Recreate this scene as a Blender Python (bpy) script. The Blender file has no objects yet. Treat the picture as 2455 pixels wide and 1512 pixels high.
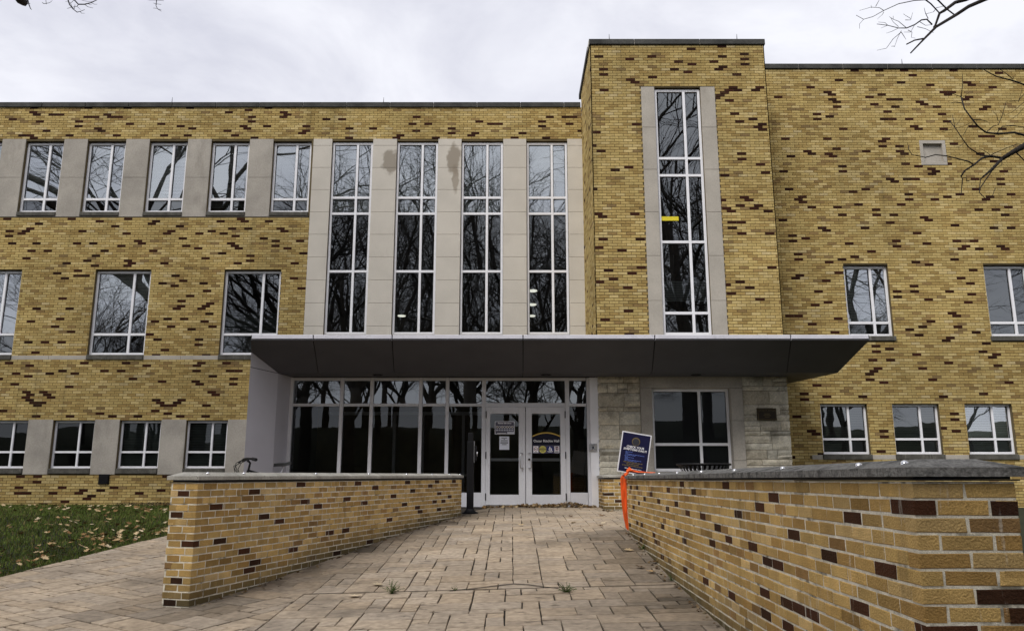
import bpy, bmesh, math, random
from mathutils import Vector, Matrix, noise
R = math.radians
random.seed(7)
S = bpy.context.scene
COL = S.collection

# ------------------------------------------------------------------ camera
PITCH = math.atan(381.5 / 1886.0)
cam_d = bpy.data.cameras.new("camera")
cam = bpy.data.objects.new("camera", cam_d); COL.objects.link(cam)
cam_d.sensor_width = 36.0; cam_d.lens = 36.0 * 1886.0 / 2455.0
cam_d.clip_start = 0.05; cam_d.clip_end = 2000
cam.location = (0, 0, 0); cam.rotation_euler = (math.pi / 2 + PITCH, 0, 0)
S.camera = cam

# ------------------------------------------------------------------ sky, sun, exposure
SUN_AZ, SUN_EL = R(212), R(52)          # azimuth clockwise from +Y (behind the viewer, to the left)
w = bpy.data.worlds.new("World"); S.world = w; w.use_nodes = True
nt = w.node_tree; nt.nodes.clear()
def N(tree, typ, **kw):
    n = tree.nodes.new(typ)
    for k, v in kw.items(): setattr(n, k, v)
    return n
wo = N(nt, "ShaderNodeOutputWorld"); bg = N(nt, "ShaderNodeBackground"); sky = N(nt, "ShaderNodeTexSky")
sky.sky_type = 'NISHITA'; sky.sun_disc = False; sky.sun_elevation = SUN_EL; sky.sun_rotation = SUN_AZ
sky_s = N(nt, "ShaderNodeVectorMath", operation='SCALE'); sky_s.inputs['Scale'].default_value = 0.06
tc = N(nt, "ShaderNodeTexCoord"); mp = N(nt, "ShaderNodeMapping"); mp.inputs['Scale'].default_value = (1.3, 1.3, 2.6)
n1 = N(nt, "ShaderNodeTexNoise"); n1.inputs['Scale'].default_value = 2.6; n1.inputs['Detail'].default_value = 6; n1.inputs['Roughness'].default_value = 0.58
n1.inputs['Distortion'].default_value = 0.35
rp = N(nt, "ShaderNodeValToRGB")
rp.color_ramp.elements[0].position = 0.33; rp.color_ramp.elements[0].color = (0.352, 0.356, 0.404, 1)
rp.color_ramp.elements[1].position = 0.64; rp.color_ramp.elements[1].color = (0.495, 0.498, 0.530, 1)
mx = N(nt, "ShaderNodeMix", data_type='RGBA'); mx.inputs['Factor'].default_value = 0.94
L = nt.links.new
L(tc.outputs['Generated'], mp.inputs['Vector']); L(mp.outputs['Vector'], n1.inputs['Vector']); L(n1.outputs['Fac'], rp.inputs['Fac'])
L(sky.outputs['Color'], sky_s.inputs[0]); L(sky_s.outputs['Vector'], mx.inputs[6]); L(rp.outputs['Color'], mx.inputs[7])
L(mx.outputs[2], bg.inputs['Color']); L(bg.outputs['Background'], wo.inputs['Surface']); bg.inputs['Strength'].default_value = 1.0

sd = bpy.data.lights.new("sun", 'SUN'); sd.energy = 1.5; sd.angle = R(28); sd.color = (1.0, 0.965, 0.92)
so = bpy.data.objects.new("sun", sd); COL.objects.link(so)
sdir = Vector((math.sin(SUN_AZ) * math.cos(SUN_EL), math.cos(SUN_AZ) * math.cos(SUN_EL), math.sin(SUN_EL)))
so.rotation_euler = sdir.to_track_quat('Z', 'Y').to_euler(); so.location = (-20, -20, 40)
S.view_settings.view_transform = 'Standard'; S.view_settings.look = 'None'; S.view_settings.gamma = 1.0
S.view_settings.use_curve_mapping = False; S.view_settings.exposure = 1.02

# ------------------------------------------------------------------ helpers
CP, SP = math.cos(PITCH), math.sin(PITCH)
def ray(px, py):                                    # px in a 2455 px wide picture
    h, v = (px - 1227.5) / 1886.0, -(py - 756.0) / 1886.0
    return Vector((h, CP - v * SP, SP + v * CP))
def at(px, py, Y):
    d = ray(px, py); return d * (Y / d.y)
def ZZ(py, Y): return at(1227.5, py, Y).z
def XX(px, py, Y): return at(px, py, Y).x

MATS = {}
def srgb(r, g, b):
    f = lambda c: (c / 255 / 12.92) if c <= 10.3 else ((c / 255 + 0.055) / 1.055) ** 2.4
    return (f(r), f(g), f(b))
def mat(name, col=(0.5, 0.5, 0.5), rough=0.8, metal=0.0, spec=0.3, source=None, var=0.0, vscale=3.0, fine=0.0, fscale=60.0,
        bump=0.0, bscale=80.0, stretch=(1, 1, 1), stains=(), emit=None, blobs=()):
    """source: None = plain colour, 'obj' = object colour, 'att' = per-face colour attribute"""
    m = bpy.data.materials.new(name); m.use_nodes = True; t = m.node_tree; t.nodes.clear(); l = t.links.new
    o = N(t, "ShaderNodeOutputMaterial"); b = N(t, "ShaderNodeBsdfPrincipled"); l(b.outputs[0], o.inputs[0])
    b.inputs['Roughness'].default_value = rough; b.inputs['Metallic'].default_value = metal
    b.inputs['Specular IOR Level'].default_value = spec
    g = N(t, "ShaderNodeNewGeometry"); mp_ = N(t, "ShaderNodeMapping"); mp_.inputs['Scale'].default_value = stretch
    l(g.outputs['Position'], mp_.inputs['Vector'])
    if source == 'obj': c = N(t, "ShaderNodeObjectInfo").outputs['Color']
    elif source == 'att':
        a = N(t, "ShaderNodeAttribute"); a.attribute_name = 'Col'; c = a.outputs['Color']
    else:
        rgb = N(t, "ShaderNodeRGB"); rgb.outputs[0].default_value = (*col, 1); c = rgb.outputs[0]
    def modulate(c, amt, sc, det, vec):
        n = N(t, "ShaderNodeTexNoise"); n.inputs['Scale'].default_value = sc; n.inputs['Detail'].default_value = det
        l(vec, n.inputs['Vector'])
        r = N(t, "ShaderNodeMapRange"); r.inputs['From Min'].default_value = 0.3; r.inputs['From Max'].default_value = 0.7
        r.inputs['To Min'].default_value = 1 - amt; r.inputs['To Max'].default_value = 1 + amt * 0.6
        l(n.outputs['Fac'], r.inputs['Value'])
        s = N(t, "ShaderNodeVectorMath", operation='SCALE'); l(c, s.inputs[0]); l(r.outputs[0], s.inputs['Scale'])
        return s.outputs[0]
    if var: c = modulate(c, var, vscale, 4, mp_.outputs[0])
    if fine: c = modulate(c, fine, fscale, 3, g.outputs['Position'])
    for (scol, sscale, lo, hi, amt, sst) in stains:
        m2 = N(t, "ShaderNodeMapping"); m2.inputs['Scale'].default_value = sst; l(g.outputs['Position'], m2.inputs['Vector'])
        n = N(t, "ShaderNodeTexNoise"); n.inputs['Scale'].default_value = sscale; n.inputs['Detail'].default_value = 5; n.inputs['Roughness'].default_value = 0.6
        l(m2.outputs[0], n.inputs['Vector'])
        r = N(t, "ShaderNodeMapRange"); r.inputs['From Min'].default_value = lo; r.inputs['From Max'].default_value = hi
        r.inputs['To Max'].default_value = amt; l(n.outputs['Fac'], r.inputs['Value'])
        x = N(t, "ShaderNodeMix", data_type='RGBA'); l(r.outputs[0], x.inputs['Factor']); l(c, x.inputs[6]); x.inputs[7].default_value = (*scol, 1)
        c = x.outputs[2]
    for (ctr_, sx_, sz_, bc, amt) in blobs:                 # a damp stain with a shape of its own on the stone
        v1 = N(t, "ShaderNodeVectorMath", operation='SUBTRACT'); l(g.outputs['Position'], v1.inputs[0]); v1.inputs[1].default_value = ctr_
        v2 = N(t, "ShaderNodeVectorMath", operation='MULTIPLY'); l(v1.outputs[0], v2.inputs[0]); v2.inputs[1].default_value = (1 / sx_, 0.2, 1 / sz_)
        ln = N(t, "ShaderNodeVectorMath", operation='LENGTH'); l(v2.outputs[0], ln.inputs[0])
        n = N(t, "ShaderNodeTexNoise"); n.inputs['Scale'].default_value = 5; n.inputs['Detail'].default_value = 4; l(g.outputs['Position'], n.inputs['Vector'])
        a2 = N(t, "ShaderNodeMath", operation='MULTIPLY_ADD'); l(n.outputs['Fac'], a2.inputs[0]); a2.inputs[1].default_value = 1.3; l(ln.outputs['Value'], a2.inputs[2])
        r = N(t, "ShaderNodeMapRange"); r.inputs['From Min'].default_value = 1.65; r.inputs['From Max'].default_value = 1.35; r.inputs['To Max'].default_value = amt; l(a2.outputs[0], r.inputs['Value'])
        x = N(t, "ShaderNodeMix", data_type='RGBA'); l(r.outputs[0], x.inputs['Factor']); l(c, x.inputs[6]); x.inputs[7].default_value = (*bc, 1); c = x.outputs[2]
    l(c, b.inputs['Base Color'])
    if bump:
        n = N(t, "ShaderNodeTexNoise"); n.inputs['Scale'].default_value = bscale; n.inputs['Detail'].default_value = 5
        l(g.outputs['Position'], n.inputs['Vector'])
        bm = N(t, "ShaderNodeBump"); bm.inputs['Strength'].default_value = bump; bm.inputs['Distance'].default_value = 0.01
        l(n.outputs['Fac'], bm.inputs['Height']); l(bm.outputs[0], b.inputs['Normal'])
    if emit: b.inputs['Emission Color'].default_value = (*emit[0], 1); b.inputs['Emission Strength'].default_value = emit[1]
    MATS[name] = m; return m
def glass_mat(name, refl, tint, wobble=0.0):
    m = bpy.data.materials.new(name); m.use_nodes = True; t = m.node_tree; t.nodes.clear(); l = t.links.new
    o = N(t, "ShaderNodeOutputMaterial"); mix = N(t, "ShaderNodeMixShader"); tr = N(t, "ShaderNodeBsdfTransparent"); gl = N(t, "ShaderNodeBsdfGlossy")
    tr.inputs['Color'].default_value = (*tint, 1); gl.inputs['Roughness'].default_value = 0.0; gl.inputs['Color'].default_value = (0.93, 0.98, 1.0, 1)
    fr = N(t, "ShaderNodeFresnel"); fr.inputs['IOR'].default_value = 1.5
    ad = N(t, "ShaderNodeMath", operation='MULTIPLY_ADD'); ad.inputs[1].default_value = 1.3; ad.inputs[2].default_value = refl
    l(fr.outputs[0], ad.inputs[0]); cl = N(t, "ShaderNodeClamp"); l(ad.outputs[0], cl.inputs[0])
    l(cl.outputs[0], mix.inputs[0]); l(tr.outputs[0], mix.inputs[1]); l(gl.outputs[0], mix.inputs[2]); l(mix.outputs[0], o.inputs[0])
    if wobble:
        g = N(t, "ShaderNodeNewGeometry"); n = N(t, "ShaderNodeTexNoise"); n.inputs['Scale'].default_value = 2.2; n.inputs['Detail'].default_value = 1
        l(g.outputs['Position'], n.inputs['Vector']); bm = N(t, "ShaderNodeBump"); bm.inputs['Strength'].default_value = wobble; bm.inputs['Distance'].default_value = 0.01
        l(n.outputs['Fac'], bm.inputs['Height']); l(bm.outputs[0], gl.inputs['Normal'])
    MATS[name] = m; return m

class MB:
    def __init__(s): s.v = []; s.f = []; s.c = []
    def face(s, pts, col=None):
        i = len(s.v); s.v += [tuple(p) for p in pts]; s.f.append(tuple(range(i, i + len(pts)))); s.c.append(col)
    def box(s, x0, x1, y0, y1, z0, z1, col=None, skip=''):
        i = len(s.v)
        s.v += [(x0, y0, z0), (x1, y0, z0), (x1, y1, z0), (x0, y1, z0), (x0, y0, z1), (x1, y0, z1), (x1, y1, z1), (x0, y1, z1)]
        for k, q in (('b', (0, 3, 2, 1)), ('t', (4, 5, 6, 7)), ('f', (0, 1, 5, 4)), ('r', (1, 2, 6, 5)), ('k', (2, 3, 7, 6)), ('l', (3, 0, 4, 7))):
            if k not in skip: s.f.append(tuple(i + a for a in q)); s.c.append(col)
    def cbox(s, x0, x1, y0, y1, z0, z1, ch=0.006, col=None):           # box with chamfered front (-Y) edges
        s.face([(x0 + ch, y0, z0 + ch), (x1 - ch, y0, z0 + ch), (x1 - ch, y0, z1 - ch), (x0 + ch, y0, z1 - ch)], col)
        a = [(x0, z0), (x1, z0), (x1, z1), (x0, z1)]; b = [(x0 + ch, z0 + ch), (x1 - ch, z0 + ch), (x1 - ch, z1 - ch), (x0 + ch, z1 - ch)]
        for k in range(4):
            j = (k + 1) % 4
            s.face([(a[k][0], y0 + ch, a[k][1]), (a[j][0], y0 + ch, a[j][1]), (b[j][0], y0, b[j][1]), (b[k][0], y0, b[k][1])], col)
            s.face([(a[k][0], y1, a[k][1]), (a[j][0], y1, a[j][1]), (a[j][0], y0 + ch, a[j][1]), (a[k][0], y0 + ch, a[k][1])], col)
        s.face([(x0, y1, z1), (x1, y1, z1), (x1, y1, z0), (x0, y1, z0)], col)
    def tube(s, pts, rad, n=6, col=None, cap=True):
        pts = [Vector(p) for p in pts]; m = len(pts); rad = rad if isinstance(rad, (list, tuple)) else [rad] * m
        i0 = len(s.v); up = None
        for k in range(m):
            d = (pts[min(k + 1, m - 1)] - pts[max(k - 1, 0)])
            d = d.normalized() if d.length > 1e-9 else Vector((0, 0, 1))
            if up is None: up = d.orthogonal().normalized()
            else:
                up = up - d * up.dot(d); up = up.normalized() if up.length > 1e-6 else d.orthogonal().normalized()
            b = d.cross(up)
            for j in range(n):
                a = 2 * math.pi * j / n; s.v.append(tuple(pts[k] + (up * math.cos(a) + b * math.sin(a)) * rad[k]))
        for k in range(m - 1):
            for j in range(n):
                a = i0 + k * n + j; b_ = i0 + k * n + (j + 1) % n; s.f.append((a, b_, b_ + n, a + n)); s.c.append(col)
        if cap:
            s.f.append(tuple(i0 + j for j in reversed(range(n)))); s.c.append(col)
            s.f.append(tuple(i0 + (m - 1) * n + j for j in range(n))); s.c.append(col)
    def lathe(s, prof, n=16, c=(0, 0, 0), col=None):
        i0 = len(s.v)
        for (r_, z) in prof:
            for j in range(n):
                a = 2 * math.pi * j / n; s.v.append((c[0] + r_ * math.cos(a), c[1] + r_ * math.sin(a), c[2] + z))
        for k in range(len(prof) - 1):
            for j in range(n):
                a = i0 + k * n + j; b = i0 + k * n + (j + 1) % n; s.f.append((a, b, b + n, a + n)); s.c.append(col)
    def mesh(s, name, m, smooth=False, cols=False):
        me = bpy.data.meshes.new(name); me.from_pydata(s.v, [], s.f); me.materials.append(MATS[m] if isinstance(m, str) else m)
        if cols:
            at_ = me.color_attributes.new('Col', 'FLOAT_COLOR', 'CORNER'); buf = []
            for f, c in zip(s.f, s.c):
                c = c or (0.5, 0.5, 0.5); buf += [c[0], c[1], c[2], 1.0] * len(f)
            at_.data.foreach_set('color', buf)
        if smooth: me.polygons.foreach_set('use_smooth', [True] * len(me.polygons))
        me.update(); return me
    def obj(s, name, m, parent=None, smooth=False, cols=False):
        return link(name, s.mesh(name, m, smooth, cols), parent)
WORLD = {}
def link(name, me, parent=None, loc=None):
    o = bpy.data.objects.new(name, me); COL.objects.link(o); W = Matrix.Identity(4)
    if loc is not None: o.location = loc; W = Matrix.Translation(loc)
    if parent is not None:
        o.parent = parent; o.matrix_parent_inverse = WORLD[parent.name].inverted()
    WORLD[o.name] = W; return o
def thing(name, label, cat, loc=(0, 0, 0), group=None):
    o = bpy.data.objects.new(name, None); COL.objects.link(o); o.location = loc; o.empty_display_size = 0.2
    WORLD[o.name] = Matrix.Translation(loc); return tag(o, label, cat, group)
def tag(o, label, cat=None, group=None, kind=None):
    o['label'] = label
    if cat: o['category'] = cat
    if group: o['group'] = group
    if kind: o['kind'] = kind
    return o
def stuff(o): o['kind'] = 'stuff'; return o
def text_mesh(body, size, m, M, bold=0.0, align='CENTER', shear=0.0):
    c = bpy.data.curves.new('lettering', 'FONT'); c.body = body; c.size = size; c.align_x = align; c.align_y = 'CENTER'; c.extrude = 0.0006
    c.offset = bold; c.shear = shear; c.resolution_u = 2
    o = bpy.data.objects.new('lettering', c); COL.objects.link(o); bpy.context.view_layer.update()
    dg = bpy.context.evaluated_depsgraph_get(); me = bpy.data.meshes.new_from_object(o.evaluated_get(dg))
    bpy.data.objects.remove(o); bpy.data.curves.remove(c)
    me.transform(M); me.materials.clear(); me.materials.append(MATS[m]); return me
def V3(*a): return Vector(a)

# ------------------------------------------------------------------ materials
STREAK = ((0.66, 0.62, 0.54), 1.0, 0.63, 0.72, 0.65, (16, 16, 1.8))
GRIME = ((0.055, 0.045, 0.028), 1.0, 0.60, 0.80, 0.55, (7, 7, 1.2))
mat('brick_far', source='att', rough=0.9, spec=0.12, var=0.12, vscale=0.8, fine=0.16, fscale=26, stains=[((0.10, 0.085, 0.045), 0.55, 0.60, 0.80, 0.40, (1, 1, 0.6)), ((0.085, 0.07, 0.035), 1.0, 0.58, 0.82, 0.5, (2.6, 2.6, 0.22)), ((0.075, 0.07, 0.045), 6.0, 0.62, 0.75, 0.4, (1, 1, 1))])
mat('brick_far_single', source='obj', rough=0.9, spec=0.12, var=0.12, vscale=0.8, fine=0.16, fscale=26, stains=[((0.10, 0.085, 0.045), 0.55, 0.60, 0.80, 0.40, (1, 1, 0.6)), ((0.085, 0.07, 0.035), 1.0, 0.58, 0.82, 0.5, (2.6, 2.6, 0.22)), ((0.075, 0.07, 0.045), 6.0, 0.62, 0.75, 0.4, (1, 1, 1))])
BN = dict(rough=0.85, spec=0.12, var=0.16, vscale=9, fine=0.2, fscale=190, bump=0.9, bscale=110, stains=[STREAK, GRIME, ((0.06, 0.04, 0.02), 95, 0.66, 0.72, 0.7, (1, 1, 1))])
mat('brick_near', source='att', **BN); mat('brick_near_single', source='obj', **BN)
mat('mortar_far', (0.14, 0.108, 0.056), 0.95, var=0.25, vscale=2.5)
mat('mortar_near', (0.78, 0.735, 0.61), 0.95, spec=0.1, var=0.25, vscale=14, fine=0.2, fscale=150, bump=0.5, bscale=200, stains=[((0.10, 0.085, 0.055), 6, 0.56, 0.66, 0.75, (1, 1, 1))])
mat('limestone', (0.44, 0.405, 0.35), 0.85, var=0.12, vscale=1.8, fine=0.1, fscale=45, bump=0.15, bscale=160, stains=[((0.20, 0.175, 0.14), 0.9, 0.60, 0.75, 0.5, (1.2, 1.2, 0.6))])
mat('limestone_light', (0.60, 0.56, 0.49), 0.85, var=0.08, vscale=1.5, fine=0.06, fscale=45, stains=[((0.23, 0.19, 0.14), 0.8, 0.68, 0.80, 0.4, (1.5, 1.5, 0.6))],
    blobs=[((-3.22, 19.69, 8.15), .26, .36, (0.23, 0.195, 0.15), .75), ((-1.55, 19.69, 8.2), .2, .5, (0.25, 0.21, 0.16), .8), ((-1.5, 19.69, 7.65), .1, .45, (0.27, 0.225, 0.17), .7)])
mat('limestone_grey', (0.41, 0.378, 0.33), 0.9, var=0.2, vscale=1.6, fine=0.12, fscale=30, stains=[((0.16, 0.14, 0.115), 1.0, 0.56, 0.75, 0.55, (2, 2, 0.7))])
mat('stain_brown', (0.21, 0.17, 0.125), 0.95)
mat('split_stone', source='att', rough=0.9, var=0.2, vscale=5, fine=0.22, fscale=28, bump=0.6, bscale=35, stains=[((0.10, 0.085, 0.06), 3.0, 0.55, 0.7, 0.5, (1, 1, 1))])
mat('sill_stone', (0.105, 0.10, 0.085), 0.9, var=0.4, vscale=6, fine=0.2, fscale=40, stains=[((0.32, 0.31, 0.27), 9, 0.60, 0.72, 0.5, (2, 2, 0.3))])
mat('roof_coping', (0.060, 0.060, 0.055), 0.85, var=0.45, vscale=3, fine=0.25, fscale=25)
mat('coping_pale', (0.40, 0.385, 0.34), 0.9, spec=0.1, var=0.2, vscale=5, fine=0.2, fscale=60, bump=0.25, bscale=90, stains=[((0.035, 0.035, 0.03), 17, 0.63, 0.68, 0.8, (1, 1, 1)), ((0.20, 0.185, 0.15), 3, 0.5, 0.7, 0.6, (1, 1, 1))])
mat('coping_dark', (0.25, 0.245, 0.23), 0.95, spec=0.06, var=0.45, vscale=7, fine=0.4, fscale=60, bump=0.8, bscale=70, stains=[((0.036, 0.036, 0.034), 7, 0.46, 0.62, 0.8, (1, 1, 1)), ((0.45, 0.45, 0.42), 30, 0.70, 0.74, 0.6, (1, 1, 1))])
mat('flashing', (0.03, 0.03, 0.032), 0.4, metal=0.6)
mat('white_frame', (0.87, 0.87, 0.90), 0.35, spec=0.5, var=0.05, vscale=4)
mat('door_paint', (0.70, 0.705, 0.74), 0.42, spec=0.45, var=0.05, vscale=3, fine=0.04, fscale=30)
mat('gasket', (0.012, 0.012, 0.013), 0.6)
mat('panel_silver', (0.56, 0.55, 0.60), 0.5, metal=0.15, spec=0.4, var=0.05, vscale=1.5, fine=0.03, fscale=200)
mat('fascia_silver', (0.74, 0.735, 0.80), 0.45, metal=0.15, spec=0.4, var=0.08, vscale=3, stains=[((0.33, 0.33, 0.36), 2, 0.55, 0.75, 0.5, (3, 3, 3))])
mat('panel_shaded', (0.088, 0.087, 0.099), 0.55, metal=0.0, spec=0.3, var=0.1, vscale=2)  # lavender-grey canopy metal, with the shade under the canopy put into its colour
mat('joint_black', (0.008, 0.008, 0.008), 0.9)
mat('room_dark', (0.10, 0.10, 0.10), 0.9)
mat('room_black', (0.035, 0.037, 0.04), 0.9)
mat('spandrel', (0.035, 0.035, 0.042), 0.6)
mat('blind_white', (0.84, 0.88, 0.86), 0.7)
mat('blind_green', (0.30, 0.35, 0.32), 0.8)
mat('shade_grey', (0.11, 0.115, 0.13), 0.8)
mat('chrome', (0.75, 0.75, 0.76), 0.16, metal=1.0)
mat('steel', (0.55, 0.55, 0.56), 0.3, metal=0.9)
mat('black_metal', (0.008, 0.008, 0.009), 0.5, spec=0.18)
mat('black_rubber', (0.012, 0.012, 0.012), 0.75)
mat('bronze', (0.035, 0.027, 0.018), 0.45, metal=0.5)
mat('bronze_letter', (0.16, 0.12, 0.06), 0.4, metal=0.6)
mat('paper', (0.74, 0.77, 0.86), 0.8); mat('paper_white', (0.88, 0.88, 0.92), 0.7); mat('ink', (0.04, 0.04, 0.05), 0.8)
mat('slate_ink', (0.115, 0.11, 0.15), 0.7)
mat('navy', (0.008, 0.008, 0.045), 0.5); mat('navy_deep', (0.006, 0.006, 0.02), 0.5); mat('blue_print', (0.14, 0.22, 0.62), 0.6)
mat('white_print', (0.9, 0.9, 0.92), 0.6); mat('gold_print', (0.62, 0.42, 0.09), 0.6); mat('gold_dull', (0.16, 0.12, 0.055), 0.6)
mat('yellow_print', (0.72, 0.66, 0.16), 0.6); mat('red_print', (0.32, 0.03, 0.03), 0.6); mat('sticker_blue', (0.02, 0.03, 0.17), 0.5)
mat('sticker_strip', (0.075, 0.07, 0.12), 0.6); mat('yellow_tape', (0.75, 0.62, 0.03), 0.6)
mat('orange_strap', (0.86, 0.13, 0.022), 0.6, var=0.35, vscale=30, stretch=(1, 1, 0.15))
mat('paving', source='att', rough=0.9, spec=0.12, var=0.2, vscale=1.3, fine=0.24, fscale=15, bump=1.0, bscale=13, stains=[((0.085, 0.072, 0.055), 0.9, 0.54, 0.72, 0.55, (1, 1, 1)), ((0.07, 0.055, 0.042), 9, 0.60, 0.70, 0.7, (0.7, 1.3, 1))])
mat('paving_joint', (0.030, 0.024, 0.017), 0.95, var=0.3, vscale=6)
mat('crack', (0.02, 0.018, 0.014), 0.95)
mat('soil', (0.020, 0.024, 0.010), 1.0, var=0.4, vscale=2)
mat('grass', source='att', rough=0.85, spec=0.15)
mat('leaf_dry', source='att', rough=0.9, spec=0.1)
mat('mulch', source='att', rough=1.0)
mat('weed', (0.055, 0.10, 0.018), 0.8, spec=0.15)
mat('shrub_leaf', (0.05, 0.085, 0.025), 0.75, spec=0.2)
mat('bark', (0.028, 0.023, 0.020), 0.95, var=0.3, vscale=3)
mat('bark_grey', (0.075, 0.065, 0.055), 0.95, var=0.3, vscale=3)
mat('lamp_white', (0.8, 0.8, 0.75), 0.5, emit=((1.0, 0.95, 0.82), 1.0))
mat('roof_deck', (0.12, 0.12, 0.12), 0.9)
glass_mat('glass_blind', 0.38, (0.92, 0.97, 0.95), 0.06)
glass_mat('glass', 0.13, (0.42, 0.45, 0.45), 0.06)
glass_mat('glass_door', 0.0, (0.5, 0.52, 0.52), 0.05)

# ------------------------------------------------------------------ ground profile
PROF = [(-400, 3.0), (-90, 6.0), (-60, 5.2), (-42, 3.2), (-26, -0.3), (-14, -1.42), (0, -1.38), (6.36, -1.167), (7.7, -1.10), (8.64, -1.065), (10.26, -0.95), (11.9, -0.83), (15, -0.733), (17.3, -0.675), (20, -0.70), (400, -0.7)]
def Zg(x, y):
    for (a, za), (b, zb) in zip(PROF, PROF[1:]):
        if y <= b: z = za + (zb - za) * (y - a) / (b - a); break
    s = 0.025 if y < 12 else max(0.0, 0.025 * (15.5 - y) / 3.5)
    if y < 0: s *= max(0, 1 + y / 10)
    return z - s * min(max(1.65 - x, 0), 4.9)
YL, YT, YR, YS = 19.7, 17.2, 18.5, 17.26          # facade planes: long wing, tower, other wing, entrance glazing
XT0, XT1 = 1.87, 6.035
def soil_top(x, y): return Zg(x, y) - 0.03

# ================================================================== SETTING: ground
xs = sorted(set([-300, -120, -60, -40, -28, -20] + [-16 + i for i in range(33)] + [20, 28, 40, 60, 120, 300]))
ys = sorted(set([-400, -200, -90, -75, -60, -50, -42, -34, -26, -20, -14, -8, -4, 0, 2, 4, 6.36, 7.7, 8.64, 10.26, 11.9, 12, 13.2, 14.4, 15, 15.5, 17.3, 20, 40, 100, 300]))
mb = MB(); nx = len(xs)
mb.v = [(x, y, soil_top(x, y) - 0.015 + (0.5 * noise.noise((x * 0.03, y * 0.05, 0)) * 4 if y < -26 else 0)) for y in ys for x in xs]
for j in range(len(ys) - 1):
    for i in range(nx - 1): mb.f.append((j * nx + i, j * nx + i + 1, (j + 1) * nx + i + 1, (j + 1) * nx + i)); mb.c.append(None)
ground = mb.obj('ground', 'soil'); ground['kind'] = 'structure'

# paving ------------------------------------------------------------
WL0, WL1 = V3(-3.013, 7.72, 0), V3(-0.94, 15.0, 0)       # inner face of the wall beside the lawn walk
WR0, WR1 = V3(1.59, 3.2, 0), V3(1.706, 11.9, 0)          # inner face of the other wall
def lawn_edge(y): return -5.8 + (y - 9.3) * 0.16 if y > 4 else -6.65
mb = MB(); gx = [-6.7, -6, -5.2, -4.4, -3.3, -3.0, -2, -1, 0, 0.8, 1.65, 2.4, 3.2]; gy = [-14, -8, -4, 0, 2, 4, 5, 6.36, 7.7, 8.64, 10.26, 11.9, 12.5, 13.2, 14.4, 15, 15.5, 17.45]
gr = [[V3(max(x, lawn_edge(y) + 0.0) if x < -5 else x, y, 0) for x in gx] for y in gy]
for row in gr:
    for p in row: p.z = Zg(p.x, p.y) - 0.012
for j in range(len(gy) - 1):
    for i in range(len(gx) - 1): mb.face([gr[j][i], gr[j][i + 1], gr[j + 1][i + 1], gr[j + 1][i]])
path = mb.obj('path', 'paving_joint'); path['kind'] = 'structure'; tag(path, 'stamped concrete path of tan slabs rising to the doors', kind='structure')

def clip(poly, px, py, nx_, ny_):                         # keep the side where (p-P).n > 0
    out = []
    for i in range(len(poly)):
        a, b = poly[i], poly[(i + 1) % len(poly)]
        da = (a[0] - px) * nx_ + (a[1] - py) * ny_; db = (b[0] - px) * nx_ + (b[1] - py) * ny_
        if da >= 0: out.append(a)
        if da * db < 0:
            t = da / (da - db); out.append((a[0] + (b[0] - a[0]) * t, a[1] + (b[1] - a[1]) * t))
    return out
def ashlar(u0, u1, v0, v1, cu, cv, rng):                  # random rectangles on a cell grid
    nu, nv = int((u1 - u0) / cu), int((v1 - v0) / cv); used = [[False] * nv for _ in range(nu)]; out = []
    for j in range(nv):
        for i in range(nu):
            if used[i][j]: continue
            for (a, b) in rng.sample([(2, 1), (2, 2), (3, 2), (1, 1), (3, 1), (2, 3), (1, 2), (2, 2), (3, 2)], 9) + [(1, 1)]:
                if i + a <= nu and j + b <= nv and not any(used[i + p][j + q] for p in range(a) for q in range(b)):
                    for p in range(a):
                        for q in range(b): used[i + p][j + q] = True
                    out.append((u0 + i * cu, u0 + (i + a) * cu, v0 + j * cv, v0 + (j + b) * cv)); break
    return out
wl_d = (WL1 - WL0).normalized(); wl_n = V3(wl_d.y, -wl_d.x, 0)          # n points to the ramp side
rng = random.Random(11); slabs = []
def add_zone(rects, rot, org, clips, gv=0.0115):
    c_, s_ = math.cos(rot), math.sin(rot); g = 0.0058 if rot == 0 else 0.009
    for (a, b, c, d) in rects:
        q = [(a + g, c + gv), (b - g, c + gv), (b - g, d - gv), (a + g, d - gv)]
        q = [(u + rng.uniform(-.006, .006), v + rng.uniform(-.007, .007)) for u, v in q]
        q = [(org[0] + u * c_ - v * s_, org[1] + u * s_ + v * c_) for u, v in q]
        for cl in clips: q = clip(q, *cl) if len(q) >= 3 else q
        if len(q) >= 3:
            ar = abs(sum(q[i][0] * q[(i + 1) % len(q)][1] - q[(i + 1) % len(q)][0] * q[i][1] for i in range(len(q)))) / 2
            if ar > 0.002: slabs.append(q)
add_zone(ashlar(-3.4, 2.6, 8.27, 17.42, 0.155, 0.155, rng), 0, (0, 0), [(WL0.x - 0.1, WL0.y, wl_n.x, wl_n.y), (1.83, 0, -1, 0) if False else (2.5, 0, -1, 0)])
add_zone(ashlar(-2.08, 3.0, 0.8, 8.24, 0.155, 0.155, rng), 0, (0, 0), [(-2.075, 0, 1, 0)])
add_zone(ashlar(-7, 9, -9, 9, 0.155, 0.155, rng), R(-32), (-4.6, 8.5), [(-2.085, 0, -1, 0), (WL0.x - 0.12, WL0.y, -wl_n.x, -wl_n.y) if False else (-2.085, 0, -1, 0), (-5.8, 9.3, 0.987, -0.158), (0, 16.6, 0, -1), (0, 0.8, 0, 1)])
def in_left(q):
    cx = sum(p[0] for p in q) / len(q); cy = sum(p[1] for p in q) / len(q)
    return cx, cy
def wall_x(y): return WL0.x + (y - WL0.y) * wl_d.x / wl_d.y
keep = []
for k, q in enumerate(slabs):
    cx, cy = in_left(q)
    keep.append((q, cx, cy))
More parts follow.
